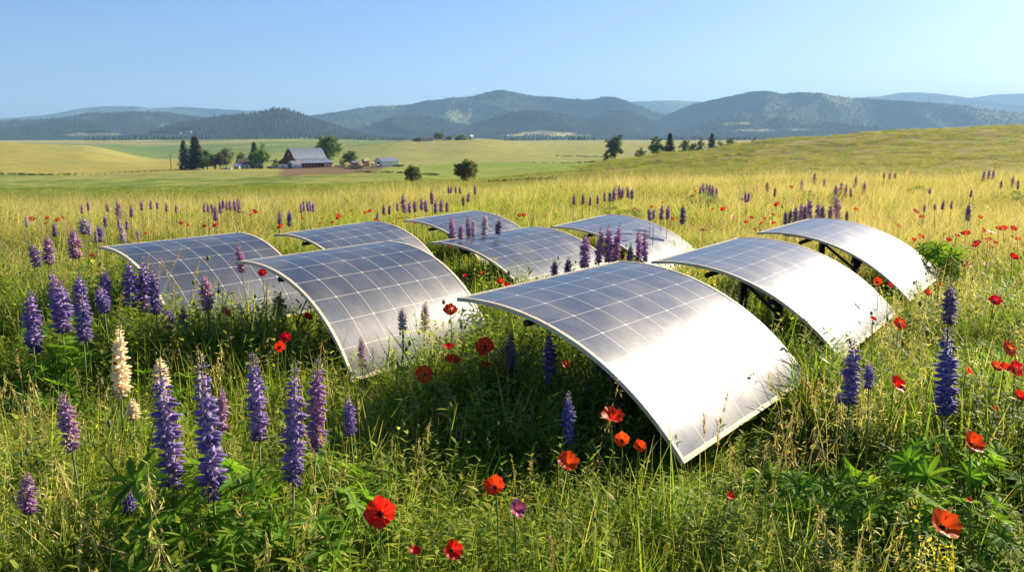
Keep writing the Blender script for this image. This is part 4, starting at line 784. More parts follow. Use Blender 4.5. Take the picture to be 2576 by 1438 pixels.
# leafy lupin bushes without many flowers
def bush(x, y, Y, n, spread, h, label):
    p = P(x, y, Y); z = gz(p.x, p.y); mb = lupin_foliage(rs(int(x)), n, spread, h, .07 if Y < 7 else .1); o = obj('lupin_bush', mb.mesh('lupin_bush'), None, (p.x, p.y, z)); tag(o, label, 'plant', 'leafy lupin bushes'); return o
bush(2368, 560, 8.2, 130, .42, .62, 'dark leafy bush topped by small purple spikes at the right')
bush(1775, 500, 14.5, 110, .5, .62, 'round leafy bush under a crowd of short purple spikes')
bush(1575, 505, 12.8, 90, .5, .55, 'leafy green bush beneath the violet patch beyond the sheets')
bush(2240, 450, 20., 70, .6, .5, 'low green bush at the meadow edge on the far right')
bush(2040, 475, 16.5, 70, .5, .5, 'bright green bush at the back of the right meadow')
bush(1955, 490, 14.5, 70, .45, .5, 'dark green bush left of the bright one at the back')
bush(150, 1330, 2.25, 60, .30, .36, 'lupin foliage in the bottom left corner')
bush(430, 1180, 2.7, 70, .34, .44, 'bright leaves around the feet of the two tallest violet lupins')
bush(830, 1150, 2.75, 60, .30, .38, 'fresh green palmate leaves right of the foreground pair of lupins')
bush(1760, 1330, 2.35, 40, .24, .26, 'low leafy clump at the bottom right of the centre')
bush(2080, 1080, 3.0, 60, .30, .40, 'leafy clump between the glaring end and the right violet lupin')
bush(2420, 1180, 2.7, 60, .32, .40, 'broad leaves beneath the large red poppy at the right')
bush(1130, 890, 4.6, 50, .3, .36, 'leaves around the red poppies right of the steep sheet')
bush(2310, 470, 18., 60, .5, .45, 'small dark bush among grasses far at the right')
bush(2545, 480, 16., 60, .45, .5, 'dark leafy bush cut by the right edge far back')
bush(1330, 480, 15.5, 60, .4, .5, 'dark green bush on the meadow crest right of the farthest sheet')
bush(1050, 535, 11.2, 80, .6, .4, 'dark leaves below the purple row behind the farthest sheet')
bush(270, 590, 7.6, 90, .5, .5, 'leaves under the pale lupins beyond the leftmost sheet')
bush(120, 700, 5.2, 90, .45, .45, 'leaves below the far left row of lupins')
bush(2470, 700, 4.9, 70, .34, .42, 'dark leafy bush near the right edge beside a poppy')
bush(2250, 1120, 2.75, 80, .36, .42, 'broad lupin foliage without flowers in the right foreground')
bush(650, 1230, 2.5, 80, .34, .40, 'bright lupin foliage at the foot of the left foreground spikes')
bush(1960, 1040, 3.3, 40, .2, .30, 'lupin leaves rising against the glaring end of the nearest sheet')
bush(380, 850, 4.0, 80, .40, .46, 'mass of lupin leaves behind the tall cream lupin')
bush(1310, 690, 6.0, 60, .34, .40, 'dark leaves under the centre sheet behind the red pair')
bush(720, 800, 4.4, 70, .38, .42, 'shaded leaves between the leftmost and the steep sheet')

# ================================================================== POPPIES
def poppy_head(kind, seed, col=((.72, .045, .012), (.86, .16, .03)), size=1.):
    """flower about one unit across, opening to +z"""
    R = rs(seed); mb = MB(); a_, b_ = [np.array(c) for c in col]
    op = {'bowl': .75, 'open': 1.15, 'cup': .42, 'bud': .18}[kind]
    for k in range(4):
        inner = k % 2; ang = k * math.pi / 2 + R.uniform(-.15, .15); o = op * (1 if inner else 1.12) * R.uniform(.85, 1.15)
        nr, na = 8, 11; V = []; C = []; wide = 1.25 if kind != 'bud' else 1.5; ph = R.rand() * 6
        for i in range(nr):
            r = i / (nr - 1.); el = (1.40 - .62 * r) if o < .6 else (1.02 - (.30 if o < .95 else .62) * r)
            for j in range(na):
                q = (j / (na - 1.) - .5) * 2; aa = ang + q * wide * (.45 + .55 * math.sin(min(1, r * 1.15) * 1.57)) * .72
                edge = 1 - .20 * q * q * r; rad = r * .52 * edge
                hz = rad * math.cos(el) ; vz = rad * math.sin(el) * .95
                ruf = (math.sin(q * 7 + ph) * .034 + math.sin(q * 15 + ph * 2) * .018) * r ** 2
                hz += .05 * r + ruf * .8; vz += ruf + .03 * abs(q) * r
                V.append((math.cos(aa) * hz, math.sin(aa) * hz, vz + .004 * inner)); f = .5 + .5 * vnoise(q * 3 + k * 9, r * 2, seed); c = a_ * (1 - f * r) + b_ * f * r
                c = c * (.80 + .28 * vnoise(q * 14 + k * 5, r * 1.2, seed + 3))
                if r < .2: c = np.array([.02, .008, .01])
                C.append(c)
        F = [[i * na + j, i * na + j + 1, (i + 1) * na + j + 1, (i + 1) * na + j] for i in range(nr - 1) for j in range(na - 1)]
        mb.add(V, F, 'petal', C)
    return mb.mesh('corolla', True)
RED = ((.78, .016, .006), (.88, .05, .012)); ORG = ((.84, .045, .006), (.90, .10, .012)); PNK = ((.30, .02, .09), (.62, .16, .32))
HEADS = {('cup', 'pink'): poppy_head('cup', 17, PNK), ('bowl', 'red'): poppy_head('bowl', 1, RED), ('open', 'red'): poppy_head('open', 2, RED), ('cup', 'red'): poppy_head('cup', 3, RED),
         ('bowl', 'orange'): poppy_head('bowl', 4, ORG), ('open', 'orange'): poppy_head('open', 5, ORG), ('cup', 'orange'): poppy_head('cup', 6, ORG), ('bud', 'pink'): poppy_head('bud', 7, PNK), ('bud', 'red'): poppy_head('bud', 8, RED)}
def centre_mesh():
    mb = MB(); mb.tube([(0, 0, .0), (0, 0, .04), (0, 0, .09), (0, 0, .12)], [.03, .065, .06, .07], 'capsule', 8); R = rs(3)
    for k in range(26):
        a = R.rand() * 6.28; r = R.uniform(.09, .15); mb.tube([(0, 0, .02), (r * math.cos(a), r * math.sin(a), R.uniform(.07, .13))], [.004, .009], 'capsule', 3)
    return mb.mesh('seed_capsule', True)
CEN = centre_mesh()
def pstem(k):
    mb = MB(); R = rs(k); b = R.uniform(-.05, .05, 4); pts = [(b[0] * t * (1 - t) * 4 * .5 + b[2] * math.sin(t * 3) * (1 - t), b[1] * t * (1 - t) * 2, t) for t in np.linspace(0, 1, 8)]
    mb.tube(pts, .0022, 'stemg', 5); n = 90; t = R.rand(n); P0 = np.array([[b[0] * u * (1 - u) * 2 + b[2] * math.sin(u * 3) * (1 - u), b[1] * u * (1 - u) * 2, u] for u in t]); d = rnd_dirs(R, n)
    mb.ribbons(P0, d, d * 0, .007, .0006, np.repeat([[0, 0, 1.]], n, 0), [1, .3], 'grass', (.2, .24, .09)); return mb.mesh('stem')
PST = [pstem(k) for k in range(4)]
R_P = rs(600)
def poppy(x, y, px, kind, col, h=.6, label=None, group='poppies in bloom in the meadow', tilt=None, face=None):
    Y = 5.
    for _ in range(40): Y = .5 * Y + .5 * (HCAM - h - gz(sx(x, y) * Y, Y)) / tandep(y)
    c = P(x, y, Y); d = px * Y / F_PX * {'cup': 1.4, 'bud': 1.6}.get(kind, 1.08); g = gz(c.x, c.y); hh = c.z - g - d * .25
    root = tag(obj('poppy', None, None, (c.x, c.y, g)), label, 'poppy', group)
    tl = R_P.uniform(.25, .8) if tilt is None else tilt; fa = (R_P.uniform(-2.6, -.5)) if face is None else face   # heading the flower nods to
    rot = (Matrix.Rotation(fa - math.pi / 2 + math.pi, 3, 'Z') @ Matrix.Rotation(-tl, 3, 'X')).to_euler() if False else Vector((math.cos(fa) * math.sin(tl), math.sin(fa) * math.sin(tl), math.cos(tl))).to_track_quat('Z', 'Y').to_euler()
    obj('stem', PST[R_P.randint(0, 4)], root, (0, 0, 0), (0, 0, R_P.rand() * 6.28), (1, 1, hh))
    obj('corolla', HEADS[(kind, col)], root, (0, 0, hh), rot, (d, d, d))
    if kind in ('bowl', 'open') and px > 11: obj('seed_capsule', CEN, root, (0, 0, hh), rot, (d, d, d))
    return root
NP = [
 (957, 1272, 90, 'bowl', 'orange', .60, 'largest orange red poppy with dark centre at the bottom', .95, -1.5),
 (1247, 1213, 62, 'bowl', 'red', .60, 'red bowl shaped poppy just above the drooping pink one', .75, -1.9),
 (1293, 1268, 44, 'cup', 'pink', .56, 'drooping magenta pink half closed poppy', 1.0, -.9),
 (1425, 1153, 50, 'cup', 'red', .58, 'red poppy closed like a tulip, low under the nearest sheet', .7, -1.3),
 (1537, 1043, 54, 'cup', 'orange', .60, 'upper of three orange poppies beside the low corner of the nearest sheet', .4, -1.2),
 (1566, 1098, 44, 'bowl', 'orange', .57, 'middle of three orange poppies beside the low corner of the nearest sheet', .9, -1.9),
 (1606, 1115, 37, 'bowl', 'orange', .56, 'lowest of three orange poppies, closest to the corner of the nearest sheet', .9, -1.3),
 (1133, 1370, 58, 'bowl', 'red', .50, 'half hidden red poppy at the bottom edge beside yellow leaves', 1.1, -1.0),
 (1043, 1382, 24, 'bud', 'red', .48, 'thin red poppy bud breaking open at the bottom edge', .4, -1.0),
 (1068, 930, 42, 'open', 'red', .52, 'dark red poppy facing the camera right of the steep sheet', 1.25, -1.7),
 (1137, 904, 38, 'cup', 'red', .54, 'rosy red poppy just below the flat topped one', .35, -1.2),
 (1128, 870, 34, 'bowl', 'red', .56, 'flat topped red poppy above the rosy one', .2, -1.5),
 (1221, 862, 46, 'open', 'red', .58, 'red poppy with black centre left of the shaded lupin under the nearest sheet', 1.0, -1.9),
 (706, 865, 26, 'open', 'red', .56, 'lower of two touching red poppies left of the steep sheet', 1.2, -1.7),
 (718, 843, 26, 'open', 'red', .57, 'upper of two touching red poppies left of the steep sheet', .9, -1.4),
 (771, 793, 27, 'bowl', 'red', .56, 'dark red poppy close to the rim of the steep sheet', .8, -.6),
 (561, 782, 27, 'cup', 'red', .58, 'red poppy in grass before the leftmost sheet', .9, -.3),
 (660, 682, 20, 'open', 'red', .72, 'small red poppy by the tip of the steep sheet', .9, -1.4),
 (1133, 773, 34, 'open', 'orange', .70, 'orange red poppy at the left tip of the nearest sheet', .7, -1.5),
 (1258, 706, 24, 'bowl', 'red', .64, 'upper of two joined red poppies behind the nearest sheet', .6, -1.5),
 (1272, 715, 20, 'bowl', 'red', .62, 'lower of two joined red poppies behind the nearest sheet', .9, -1.0),
 (1168, 692, 13, 'bowl', 'red', .5, 'tiny red poppy on the right of the rim of the steep sheet', .6, -1.5),
 (1209, 686, 12, 'bowl', 'red', .5, 'tiny red poppy in the shade of the centre sheet', .6, -1.5),
 (2248, 958, 42, 'cup', 'red', .58, 'red poppy between the two violet lupins on the right', .9, -1.0),
 (2440, 1103, 66, 'bowl', 'orange', .60, 'large red poppy with paler rim low on the right', .8, -1.2),
 (2368, 1307, 92, 'bowl', 'orange', .58, 'big wavy orange poppy in the bottom right corner', .65, -1.3),
 (2535, 868, 40, 'open', 'orange', .66, 'pale orange poppy at the right edge, upper one', 1.0, -1.2),
 (2503, 917, 34, 'bowl', 'orange', .62, 'left of three touching orange poppies at the right edge', .8, -1.4),
 (2526, 921, 34, 'bowl', 'orange', .62, 'middle of three touching orange poppies at the right edge', .6, -1.4),
 (2553, 918, 38, 'open', 'red', .62, 'right of three touching poppies at the right edge', 1.1, -1.4),
 (2430, 928, 26, 'cup', 'red', .56, 'small red poppy just right of the long violet blue lupin', 1., -.3),
 (2560, 990, 36, 'bowl', 'red', .54, 'deep red poppy cut by the right edge', .8, -1.4),
 (2502, 1025, 17, 'bowl', 'orange', .5, 'small round orange poppy above the large red one', .5, -1.4),
 (2262, 807, 30, 'open', 'red', .62, 'red poppy right of the low end of the post held sheet', 1.0, -1.5),
 (2208, 703, 20, 'open', 'red', .58, 'red poppy in the gap before the whitest sheet, left of two', 1.1, -1.7),
 (2236, 716, 18, 'bowl', 'red', .57, 'red poppy in the gap before the whitest sheet, right of two', .8, -1.2),
 (2333, 734, 22, 'bowl', 'red', .56, 'red poppy at the low end of the whitest sheet', .8, -1.5),
 (2362, 714, 16, 'bowl', 'orange', .6, 'small orange poppy on the low corner of the whitest sheet', .8, -.8),
 (2503, 750, 28, 'open', 'red', .62, 'red poppy by the dark bush near the right edge', .8, -1.7),
 (2546, 643, 26, 'bowl', 'red', .64, 'red poppy alone high at the right edge', .8, -1.3),
 (2195, 800, 18, 'bowl', 'orange', .66, 'faded orange poppy against the glare of the post held sheet', .6, -1.2),
 (1933, 751, 10, 'bowl', 'orange', .5, 'little orange poppy under the post held sheet', .6, -1.2),
 (1216, 915, 24, 'bud', 'red', .44, 'withered reddish poppy below the black centred one', 1.2, -1.2),
 (1420, 912, 26, 'bowl', 'red', .40, 'shaded red poppy under the nearest sheet', .9, -1.0),
 (1833, 1243, 22, 'bud', 'red', .42, 'dark crimson poppy bud deep in the grass right of the low corner', .6, -1.0),
 (1100, 1045, 14, 'bowl', 'red', .42, 'small dim red poppy in the shaded centre grass', .6, -1.0),
 (2435, 1255, 14, 'bud', 'red', .45, 'little red bud between the two big poppies on the right', .6, -1.0)]
for (x, y, px, k, c, h, lb, tl, fa) in NP: poppy(x, y, px, k, c, h, lb, 'poppies in bloom in the meadow', tl, fa)
def farpop(label, lst, h=.58, group=None):
    for i, (x, y, px) in enumerate(lst): poppy(x, y, px * 1.05, ('bowl', 'open', 'cup')[(i * 7 + int(x)) % 3], 'orange' if (i + int(y)) % 2 else 'red', h, label, group or (label[:40]))
farpop('red poppy in the dense drift right of the whitest sheet', [(2385, 603, 18), (2405, 592, 18), (2430, 587, 20), (2458, 607, 18), (2485, 603, 19), (2490, 620, 15), (2472, 578, 19), (2493, 582, 20), (2512, 573, 18), (2525, 574, 18), (2548, 574, 16), (2560, 600, 14), (2455, 614, 15), (2428, 662, 20), (2480, 662, 14), (2298, 602, 14), (2315, 593, 18), (2503, 610, 14)])
farpop('small orange red poppy beyond the whitest sheet, towards the dark bush', [(2300, 532, 18), (2258, 567, 16), (2152, 525, 12), (2318, 545, 12), (2465, 545, 14), (2196, 548, 10), (2175, 590, 9)])
farpop('orange red poppy in the loose line left of the whitest sheet', [(1877, 558, 10), (1888, 548, 14), (1912, 560, 12), (1920, 549, 15), (1943, 560, 18), (1941, 540, 12), (1843, 544, 16), (1767, 577, 14), (1865, 500, 10), (1820, 525, 12), (1790, 525, 12), (1955, 512, 14), (1900, 575, 9)])
farpop('small red poppy scattered far behind the silvery sheet', [(1689, 549, 14), (1640, 520, 12), (1668, 510, 9), (1690, 520, 9), (1740, 492, 8), (1594, 525, 8), (1500, 500, 8), (1606, 530, 8), (2060, 500, 8), (1855, 470, 8), (1990, 470, 9), (1750, 480, 8), (1905, 470, 8), (2120, 475, 8), (2042, 490, 7)])
farpop('red poppy in the grass right of the farthest sheet', [(1306, 540, 10), (1318, 542, 14), (1298, 548, 9)])
farpop('orange poppy in the grass left of the farthest sheet', [(985, 563, 9), (1005, 548, 8), (940, 552, 10), (950, 557, 11), (965, 560, 11), (1040, 560, 9), (1133, 617, 14), (1214, 569, 12)])
farpop('orange red poppy in the back meadow above the dark middle sheet', [(850, 540, 15), (853, 547, 12), (812, 548, 10), (807, 562, 12), (835, 560, 9), (708, 570, 16), (760, 548, 8), (885, 528, 8), (920, 533, 10), (931, 529, 10)])
farpop('red poppy in the bunch of three above the leftmost sheet', [(638, 532, 14), (629, 541, 10), (611, 534, 9)])
farpop('small orange poppy in the line behind the leftmost sheet', [(495, 531, 10), (470, 566, 11), (455, 559, 10), (514, 567, 10), (544, 566, 14), (364, 587, 10), (525, 575, 8), (600, 560, 7), (232, 642, 16)])
farpop('red poppy in the far left group of five', [(79, 549, 16), (122, 547, 14), (116, 560, 12), (145, 551, 12), (158, 548, 12)])

# ================================================================== TREES AND SHRUBS
def broad_tree(seed, h, w, cols, trunk=.22, dens=1.):
    R = rs(seed); mb = MB(); tr = MB(); nb = 7
    tr.tube([(0, 0, -.3), (.05 * h * .2, 0, h * trunk), (0, .02 * h, h * .55), (.02 * h, 0, h * .8)], [h * .028, h * .02, h * .012, h * .004], 'bark', 7)
    nc = int(46 * dens); leaf = []
    for k in range(nc):
        a = R.rand() * 6.28; u = R.uniform(-1, 1); r = R.uniform(.55, 1) ; rr = math.sqrt(1 - u * u) * r; c = np.array([math.cos(a) * rr * w * .42, math.sin(a) * rr * w * .42, h * (trunk + (1 - trunk) * (.5 + .44 * u * r))])
        c[:2] *= (1.05 - .35 * max(0, u)); c += R.randn(3) * w * .065
        tr.tube([(0, 0, h * R.uniform(trunk * .8, .6)), (c[0] * .5, c[1] * .5, c[2] * .8 + h * .08), c], [h * .007, h * .004, h * .002], 'bark', 4)
        n = int(70 * dens); cr = w * R.uniform(.11, .19); p = c + unit(R.randn(n, 3)) * (R.rand(n, 1) ** .5) * cr * [1, 1, .8]
        d = unit(R.randn(n, 3) + [0, 0, .2]); s = w * R.uniform(.035, .065, n); mb.ribbons(p, d, d * 0, s, s * .8, unit(np.cross(d, R.randn(n, 3))), [.5, 1, .4], 'tree', mixc(R, n, *cols) * R.uniform(.8, 1.2))
    return mb, tr
def conifer_tree(seed, h, w, cols):
    R = rs(seed); mb = MB(); tr = MB(); tr.tube([(0, 0, -.3), (0, 0, h * .5), (0, 0, h * .98)], [h * .02, h * .012, h * .002], 'bark', 6)
    n = 420; t = R.rand(n) ** .8 * .93 + .05; a = R.rand(n) * 6.28; L = w * .68 * (1.05 - t) ** .8 * R.uniform(.55, 1.15, n) * (1 - .25 * (t < .15)); d = unit(np.stack([np.cos(a), np.sin(a), R.uniform(-.25, .25, n)], 1))
    O = np.stack([0 * t, 0 * t, t * h], 1); wd = unit(np.cross(d, [0, 0, 1.])); C = mixc(R, n, *cols)
    mb.ribbons(O, d, np.array([[0, 0, -.22]]) + 0 * d, L, L * .6, wd, [.2, 1, .8, .1], 'tree', C)
    k = 5; m = n * k; tt = R.uniform(.35, 1, m)[:, None]; O2 = np.repeat(O, k, 0) + np.repeat(d * L[:, None], k, 0) * tt - np.array([0, 0, .22]) * np.repeat(L, k)[:, None] * tt ** 2
    d2 = unit(np.repeat(d, k, 0) * .6 + R.randn(m, 3) * .6); s = w * R.uniform(.05, .10, m); mb.ribbons(O2, d2, np.array([[0, 0, -.3]]) + 0 * d2, s, s * .4, unit(np.cross(d2, R.randn(m, 3))), [.3, 1, .2], 'tree', np.repeat(C, k, 0))
    return mb, tr
DG = [(.032, .06, .022), (.05, .085, .028)]; MG = [(.11, .19, .03), (.15, .23, .042), (.08, .14, .024)]; BG = [(.12, .22, .03), (.17, .27, .04)]; OG = [(.16, .18, .06), (.11, .13, .045), (.21, .21, .08)]; BR = [(.10, .08, .05), (.07, .065, .035)]
TREES = [  # name, x centre, y base, y top, width px, distance, cols, label
 ('spruce_tree', 465, 424, 351, 34, 395, DG, 'dark pointed spruce leftmost at the farm'),
 ('spruce_tree', 494, 424, 341, 52, 400, [(.055, .05, .03), (.075, .065, .04)], 'tall brownish conifer beside the dark spruce at the farm'),
 ('leafy_tree', 522, 424, 380, 46, 392, MG, 'light green bushy tree at the foot of the brownish conifer'),
 ('leafy_tree', 568, 416, 375, 44, 400, OG, 'round olive tree left of the white farmhouse'),
 ('leafy_tree', 555, 418, 384, 22, 394, BR, 'small brown tree against the round olive one'),
 ('spruce_tree', 641, 412, 357, 34, 412, DG, 'dark spruce behind the bright tree right of the farmhouse'),
 ('leafy_tree', 658, 412, 366, 46, 404, BG, 'bright green tree right of the white farmhouse'),
 ('leafy_tree', 634, 414, 385, 22, 398, MG, 'small green tree at the corner of the farmhouse'),
 ('leafy_tree', 824, 404, 339, 74, 440, MG, 'tallest broad green tree right behind the red barn'),
 ('leafy_tree', 881, 410, 377, 38, 415, MG, 'round green tree between the barn and the tan hut'),
 ('shrub', 1172, 456, 403, 62, 118, OG, 'feathery olive shrub standing alone in the middle of the fields'),
 ('shrub', 1041, 452, 418, 48, 150, OG, 'low rounded olive shrub left of the feathery one'),
 ('leafy_tree', 1546, 404, 340, 50, 330, [(.05, .085, .03), (.065, .10, .035)], 'broad tree standing alone where the dry hill begins'),
 ('shrub', 1528, 404, 378, 26, 322, [(.05, .085, .03), (.06, .09, .03)], 'bush at the foot of the lone broad tree'),
 ('shrub', 1612, 396, 374, 32, 340, DG + MG[:1], 'dark bush between the lone tree and the spruce'),
 ('leafy_tree', 1651, 394, 347, 42, 350, MG + DG, 'round dark tree left of the tall spruce on the hill line'),
 ('spruce_tree', 1684, 394, 333, 34, 350, DG, 'tall dark spruce breaking the hill line'),
 ('leafy_tree', 1722, 385, 349, 30, 420, MG + DG, 'round tree just right of the tall spruce'),
 ('shrub', 1745, 380, 358, 40, 430, DG, 'wide dark bush right of the tall spruce'),
 ('leafy_tree', 1762, 376, 347, 22, 450, MG + DG, 'slim tree left of the far pointed conifer'),
 ('spruce_tree', 1790, 372, 335, 30, 460, DG, 'pointed conifer at the middle of the hill line group'),
 ('shrub', 1838, 368, 346, 40, 480, MG + DG, 'round dark bush last in the row behind the hill'),
 ('shrub', 1812, 368, 352, 30, 470, MG, 'small bush between the conifer and the last bush'),
 ('shrub', 1896, 358, 344, 18, 520, DG, 'tiny dark tree alone on the hill line'),
 ('leafy_tree', 1104, 356, 332, 25, 930, MG, 'tallest tree of the far farm on the knoll'),
 ('leafy_tree', 1130, 356, 344, 14, 930, DG, 'small dark tree in the middle of the far farm'),
 ('shrub', 1160, 355, 341, 36, 930, BG, 'wide green bush at the far farm'),
 ('shrub', 1050, 356, 350, 24, 930, DG, 'low dark bush left of the far farm'),
 ('leafy_tree', 541, 422, 386, 34, 398, MG, 'small rounded tree between the conifers and the round olive tree'), ('shrub', 694, 414, 400, 22, 408, BG, 'green bush between the bright tree and the barn'), ('shrub', 862, 408, 394, 20, 420, MG, 'low bush at the back corner of the barn'), ('leafy_tree', 607, 410, 384, 26, 425, MG, 'rounded tree rising behind the white farmhouse'),
 ('shrub', 640, 422, 410, 20, 390, DG, 'low dark bush by the farmhouse yard'), ('shrub', 457, 426, 416, 14, 392, DG, 'little dark bush by the utility pole')]
def plant_tree(nm, x, yb, yt, wpx, Y, cols, label, i):
    X = sx(x, yb) * Y; z = gz(X, Y); zt = HCAM - tandep(yt) * Y; zb = min(HCAM - tandep(yb) * Y, z); h = zt - z; w = wpx * Y / F_PX
    if nm == 'spruce_tree': mb, tr = conifer_tree(i + 40, h, w, cols)
    elif nm == 'shrub': mb, tr = broad_tree(i + 40, h, w, cols, .02, 1.25 if Y < 200 else .8)
    else: mb, tr = broad_tree(i + 40, h, w, cols, .16)
    root = thing(nm, label, 'shrub' if nm == 'shrub' else 'tree', (X, Y, z)); obj('crown', mb.mesh('crown'), root); obj('trunk', tr.mesh('trunk', True), root)
for i, t in enumerate(TREES): plant_tree(*t, i)

# ================================================================== FARM
FY = 400.; U = FY / F_PX
def at(x, Y, dz=0): X = sx(x, 420) * Y; return Vector((X, Y, gz(X, Y) + dz))
def rz(deg): return math.radians(deg)
# red gambrel barn, ridge running away to the right
b = thing('barn', 'dark red gambrel barn with grey metal roof and low side sheds', 'barn', at(768, 402), rz(42))
Lb = 16.; prof = [(0, 9.1), (2.1, 7.9), (5.2, 4.5), (11, 2.6)]
full = [(-11, 0), (-11, 2.5)] + [(-a, c - .1) for a, c in prof[::-1][1:]] + [(a, c - .1) for a, c in prof[1:-1]] + [(11, 2.5), (11, 0)]
full = [(-11, 0), (-11, 2.5), (-5.2, 4.4), (-2.1, 7.8), (0, 9.0), (2.1, 7.8), (5.2, 4.4), (11, 2.5), (11, 0)]
mb = MB(); mb.prism(full, -Lb / 2, -Lb / 2 + .25, 'redwall'); mb.prism(full, Lb / 2 - .25, Lb / 2, 'redwall'); mb.box((-Lb / 2 + .25, -5.2, 0), (Lb / 2 - .25, -4.95, 4.3), 'redwall'); mb.box((-Lb / 2 + .25, 10.8, 0), (Lb / 2 - .25, 11, 2.4), 'redwall')
obj('wall', mb.mesh('wall'), b)
mb = MB()
for sg in (-1, 1):
    for (a0, z0), (a1, z1) in zip(prof[:-1], prof[1:]):
        mb.prism([(sg * a0, z0), (sg * a1 * 1.02, z1), (sg * a1 * 1.02, z1 + .14), (sg * a0, z0 + .14)][::sg], -Lb / 2 - .4, Lb / 2 + .4, 'metalroof')
for x in np.arange(-Lb / 2, Lb / 2, .9):
    for (a0, z0), (a1, z1) in zip(prof[:-1], prof[1:]): mb.prism([(-a0, z0 + .14), (-a1, z1 + .14), (-a1, z1 + .22), (-a0, z0 + .22)][::-1], x, x + .08, 'metalroof')
obj('roof', mb.mesh('roof'), b)
mb = MB(); mb.box((-Lb / 2 + .3, -10.9, 0), (Lb / 2 - .3, -10.75, .9), 'brickwall'); mb.box((Lb / 2 - 4.5, -10.95, .9), (Lb / 2 - .3, -10.75, 2.3), 'tan'); obj('side_wall', mb.mesh('side_wall'), b)
for x in np.linspace(-Lb / 2 + .3, Lb / 2 - 4.6, 8): mb = MB(); mb.box((x, -10.98, .9), (x + .28, -10.72, 2.45), 'brickwall'); obj('post', mb.mesh('post'), b)
mb = MB(); mb.box((-Lb / 2 - .06, -1.6, .0), (-Lb / 2 - .02, 1.6, 3.2), 'brickwall'); do = obj('door', mb.mesh('door'), b); mb = MB(); mb.box((-Lb / 2 - .12, -1.7, 3.203), (-Lb / 2 - .02, 3.4, 3.35), 'steel'); obj('track', mb.mesh('track'), do)
mb = MB(); mb.box((-Lb / 2 - .06, -.7, 5.6), (-Lb / 2 - .02, .7, 7.0), 'tan'); obj('loft_hatch', mb.mesh('loft_hatch'), b)
mb = MB(); mb.box((-Lb / 2 - .07, -10.6, .3), (-Lb / 2 - .02, -6., 2.3), 'greymetal'); obj('lean_to_panel', mb.mesh('lean_to_panel'), b)
def arch_shed(name, label, x, Y, deg, L, W, Hh, mats):
    o = thing(name, label, 'shed', at(x, Y), rz(deg)); n = 12; pr = [(W / 2 * math.cos(a), Hh * math.sin(a) ** .75) for a in np.linspace(0, math.pi, n)]
    mb = MB(); pr2 = [(a * .97, c * .97) for a, c in pr]; V = [(s, a, c) for s in (-L / 2, L / 2) for a, c in pr]; mb.add(V, [[i, i + 1, n + i + 1, n + i] for i in range(n - 1)], mats[0]); obj('roof', mb.mesh('roof'), o)
    mb = MB(); mb.prism(pr2, -L / 2, -L / 2 + .1, mats[1]); mb.prism(pr2, L / 2 - .1, L / 2, mats[1]); obj('wall', mb.mesh('wall'), o)
    mb = MB(); mb.box((-L / 2 - .05, -W * .2, 0), (-L / 2 - .01, W * .2, Hh * .62), 'dark'); obj('door', mb.mesh('door'), o); return o
arch_shed('arched_shed', 'grey arched metal shed standing before the barn gable', 741, 386, 38, 4.4, 5.2, 3.5, ('greymetal', 'greymetal'))
def gable_house(name, label, cat, x, Y, deg, L, W, hw, hr, mats, wins=0, door=True):
    o = thing(name, label, cat, at(x, Y), rz(deg)); mb = MB()
    mb.prism([(-W / 2, -.5), (-W / 2, hw), (0, hr - .12), (W / 2, hw), (W / 2, -.5)], -L / 2, L / 2, mats[0]); obj('wall', mb.mesh('wall'), o); mb = MB()
    for sg in (-1, 1): mb.prism([(0, hr), (sg * (W / 2 + .3), hw - .1), (sg * (W / 2 + .3), hw + .05), (0, hr + .15)][::sg], -L / 2 - .3, L / 2 + .3, mats[1])
    obj('roof', mb.mesh('roof'), o)
    for k in range(wins): xx = -L / 2 + L * (k + .6) / (wins + .2); mb = MB(); mb.box((xx, -W / 2 - .05, hw * .4), (xx + L * .06, -W / 2 - .01, hw * .8), 'window'); wo = obj('window', mb.mesh('window'), o); mb = MB(); mb.box((xx - .06, -W / 2 - .06, hw * .4 - .1), (xx + L * .06 + .06, -W / 2 - .012, hw * .4 - .003), 'tan'); obj('sill', mb.mesh('sill'), wo)
    if door: mb = MB(); mb.box((-L / 2 - .05, -W * .18, 0), (-L / 2 - .01, W * .18, hw * .85), 'dark'); obj('door', mb.mesh('door'), o)
    return o
gable_house('metal_shed', 'long white walled metal shed with blue grey roof right of the barn', 'shed', 973, 405, 36, 8.6, 7.6, 2.5, 3.9, ('white', 'metalroof'))
gable_house('farmhouse', 'white farmhouse with brown roof between the farm trees', 'house', 622, 405, 30, 9, 6, 2.6, 5., ('white', 'brownroof'), 4)
gable_house('white_annex', 'small white gabled outbuilding left of the farmhouse', 'shed', 598, 397, 20, 3.2, 3., 1.8, 2.8, ('white', 'white'), 1)
gable_house('tan_hut', 'narrow tan wooden hut right of the barn yard', 'hut', 920, 410, 40, 2.4, 2.4, 2.4, 3.6, ('tan', 'tan'), 0)
gable_house('knoll_house', 'small white house left of the tallest tree on the far knoll', 'house', 1077, 930, 25, 9, 6, 2.6, 4.2, ('white', 'brownroof'), 2)
gable_house('knoll_shed', 'little white shed at the right end of the far farm', 'shed', 1186, 930, 40, 3, 4, 3.5, 5., ('white', 'white'), 0)
gable_house('knoll_barn', 'low white building between trees on the far knoll', 'shed', 1120, 935, 20, 5, 4, 2.6, 4., ('white', 'brownroof'), 0)
